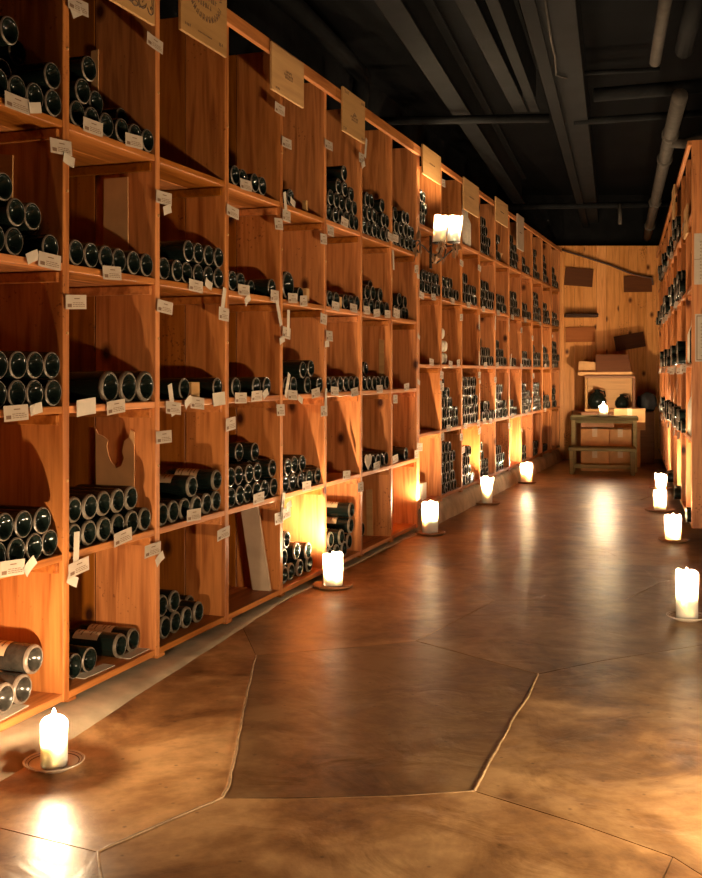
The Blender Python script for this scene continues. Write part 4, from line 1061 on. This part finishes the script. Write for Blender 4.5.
# dark jugs lying in the crate
for i, (px, r) in enumerate(((597, .10), (622, .075))):
    jg = thing('dark_jug', ('large round dark jug inside the open crate, left', 'smaller dark jug inside the open crate, right')[i], 'jug', (X(px, Y4)+.16*math.tan(-ER), Y4+.16, .566+t_+.001), 0, 'dark jugs in the crate')
    b_ = MB(); b_.lathe([(0, 0), (r*.7, 0), (r, r*.55), (r, r*1.0), (r*.7, r*1.6), (r*.3, r*1.85), (r*.28, r*2.1), (r*.33, r*2.15), (0, r*2.15)], 20); b_.build('body', M['glass'], jg)
    b_ = MB(); b_.tube([(r*.3, 0, r*2.0), (r*.8, 0, r*1.9), (r*.92, 0, r*1.3)], .008, 6); b_.build('handle', M['glass'], jg)
# open carton with raised flap on the crate
zt4 = .566+hz
oc = thing('open_carton', 'open cardboard carton with raised flap on top of the wooden crate', 'carton', (X(605, Y4)+.012, Y4+.05, zt4+.0008), ER)
b_ = MB(); w2 = X(630, Y4)-X(577, Y4); b_.chbox(-w2/2, w2/2, .0, .26, 0, .04, .003); b_.build('tray', M['cardboard'], oc)
b_ = MB(); b_.prism([(-.10, 0), (w2/2-.01, 0), (w2/2-.04, .19), (-.10, .19)], .005, M4=Matrix.Translation((0, .02, .041)) @ Matrix.Rotation(-.12, 4, 'X')); b_.build('raised_flap', M['crate_dark'], oc)
b_ = MB(); b_.prism([(-w2/2, 0), (-.105, 0), (-.105, .11), (-w2/2+.01, .12)], .005, M4=Matrix.Translation((0, .06, .041)) @ Matrix.Rotation(-.2, 4, 'X')); b_.build('side_flap', M['cardboard'], oc)
# dark sack right of the crate
sk = MB(); rs = random.Random(4)
bm = bmesh.new(); bmesh.ops.create_icosphere(bm, subdivisions=3, radius=1)
for v in bm.verts:
    k = 1+.08*sin(7*v.co.x+3*v.co.y)+.07*sin(9*v.co.z+4*v.co.x)
    v.co = Vector((v.co.x*.105*k, v.co.y*.14*k, max(-.095, v.co.z*.11*k)))
bm.verts.index_update(); sk.add([v.co[:] for v in bm.verts], [[v.index for v in f.verts] for f in bm.faces], 0, .5, True); bm.free()
so2 = sk.build('dark_sack', M['black']); so2.location = (3.275, 11.66, .566+.096); tag(so2, 'slumped dark cloth sack on the chest right of the open crate', 'sack')

# ------------------------------------------------------------------ ceiling beams and pipes (built at their height, running along the cellar)
def at_h(px, py, z):    # point at height z seen at px, py
    y = (z-H)*F/(HY-py); return Vector(((px-CX)*y/F, y, z))
def beam(name, label, a, b_, wd, ht, mat, cat='beam', group=None, flange=True):
    d = (b_-a); ln = d.length; ang = math.atan2(d.y, d.x)
    root = thing(name, label, cat, a, ang, group)
    m1 = MB()
    m1.chbox(0, ln, -wd/2, wd/2, 0, .014, .002)
    if flange:
        m1.chbox(0, ln, -.008, .008, .014, ht-.014, .001); m1.chbox(0, ln, -wd/2, wd/2, ht-.014, ht, .002)
    else: m1.chbox(0, ln, -wd/2, wd/2, .014, ht, .002)
    m1.build('girder', M[mat], root); return root
ZB = 2.72
beam('ceiling_beam', 'long grey ceiling beam above the left rack', at_h(374, -20, ZB), at_h(521, 207, ZB), .12, .30, 'beam', group='ceiling beams')
beam('ceiling_beam', 'wide grey ceiling beam running down the middle of the corridor', at_h(548, -30, ZB), at_h(593, 243, ZB), .20, .22, 'beam', group='ceiling beams', flange=False)
beam('ceiling_beam', 'narrow ceiling beam beside the middle one, lower edge pale', at_h(519, -30, ZB-.05), at_h(588, 235, ZB-.05), .07, .36, 'beam_dark', group='ceiling beams')
beam('ceiling_beam', 'short double ceiling beam ending at the cross pipe', at_h(452, -25, ZB), at_h(521, 112, ZB), .09, .30, 'beam', group='ceiling beams')
beam('ceiling_beam', 'short ceiling beam hung right beside the double one', at_h(482, -25, ZB+.02), at_h(535, 112, ZB+.02), .06, .30, 'beam', group='ceiling beams')
def pipe(name, label, pts, r, mat, cat='pipe', collars=()):
    root = thing(name, label, cat, pts[0], 0, 'ceiling pipes')
    m1 = MB(); m1.tube([p_-pts[0] for p_ in pts], r, 12); m1.build('tube', M[mat], root)
    for (i, t) in collars:
        c0 = pts[i].lerp(pts[i+1], t)-pts[0]; d = (pts[i+1]-pts[i]).normalized()
        m2 = MB(); m2.tube([c0-d*.025, c0+d*.025], r*1.25, 12); m2.build('collar', M[mat], root)
    return root
pipe('ceiling_pipe', 'thick grey pipe slanting over the near left rack top', [at_h(276, -12, 2.86), at_h(345, 57, 2.86), at_h(362, 76, 2.84), at_h(362, 76, 2.84)+Vector((-.02, .04, -.25))], .055, 'beam')
pipe('ceiling_pipe', 'long grey pipe crossing the ceiling left of the middle beam', [at_h(378, 121, 2.66), at_h(549, 118, 2.66)], .028, 'beam')
pipe('ceiling_pipe', 'grey pipe crossing the ceiling right of the middle beam', [at_h(574, 122, 2.72), at_h(715, 112, 2.72)], .024, 'beam')
pipe('ceiling_pipe', 'upper grey duct crossing the ceiling on the right', [at_h(594, 95, 2.82), at_h(715, 85, 2.82)], .045, 'beam')
pipe('ceiling_pipe', 'thin conduit crossing high on the right', [at_h(567, 74, 2.8), at_h(660, 69, 2.8)], .014, 'beam')
pipe('ceiling_pipe', 'far grey pipe crossing the ceiling above the end wall', [at_h(500, 207, 2.66), at_h(672, 204, 2.66)], .03, 'beam')
pipe('ceiling_pipe', 'pale pipe with collars running along the right side of the ceiling', [at_h(680, 96, 2.55), at_h(669, 140, 2.55), at_h(647, 238, 2.55)], .045, 'pipe', collars=((0, .85), (1, .12), (1, .5), (1, .8)))
y5 = at_h(672, 135, 2.55)
pipe('ceiling_pipe', 'pale side branch pipe bending off towards the right rack', [y5+Vector((0, 0, -.05)), y5+Vector((.08, -.02, -.06)), y5+Vector((.16, -.04, -.03)), y5+Vector((.6, -.1, -.03))], .033, 'pipe', collars=((2, .1),))
pipe('ceiling_pipe', 'pale pipe high at the right running towards the camera', [at_h(668, -15, 2.78), at_h(655, 62, 2.78)], .032, 'pipe')
pipe('ceiling_pipe', 'second grey pipe at the upper right corner', [at_h(699, -15, 2.8), at_h(684, 50, 2.8)], .05, 'beam')
pipe('sprinkler', 'small sprinkler stub hanging from the far cross pipe', [at_h(620, 204, 2.66), at_h(620, 204, 2.66)+Vector((0, 0, -.2))], .018, 'pipe')
# thin white wire clipped along the middle beam
wr = MB(); wr.tube([at_h(545, 0, ZB-.012), at_h(551, 40, ZB-.02), at_h(555, 57, ZB-.012), at_h(556, 75, ZB-.015), at_h(567, 78, ZB-.012)], .006, 6)
tag(wr.build('wire', M['pipe']), 'thin pale wire clipped along the middle ceiling beam', 'wire')
ws = bpy.data.objects
print('objects', len(ws))
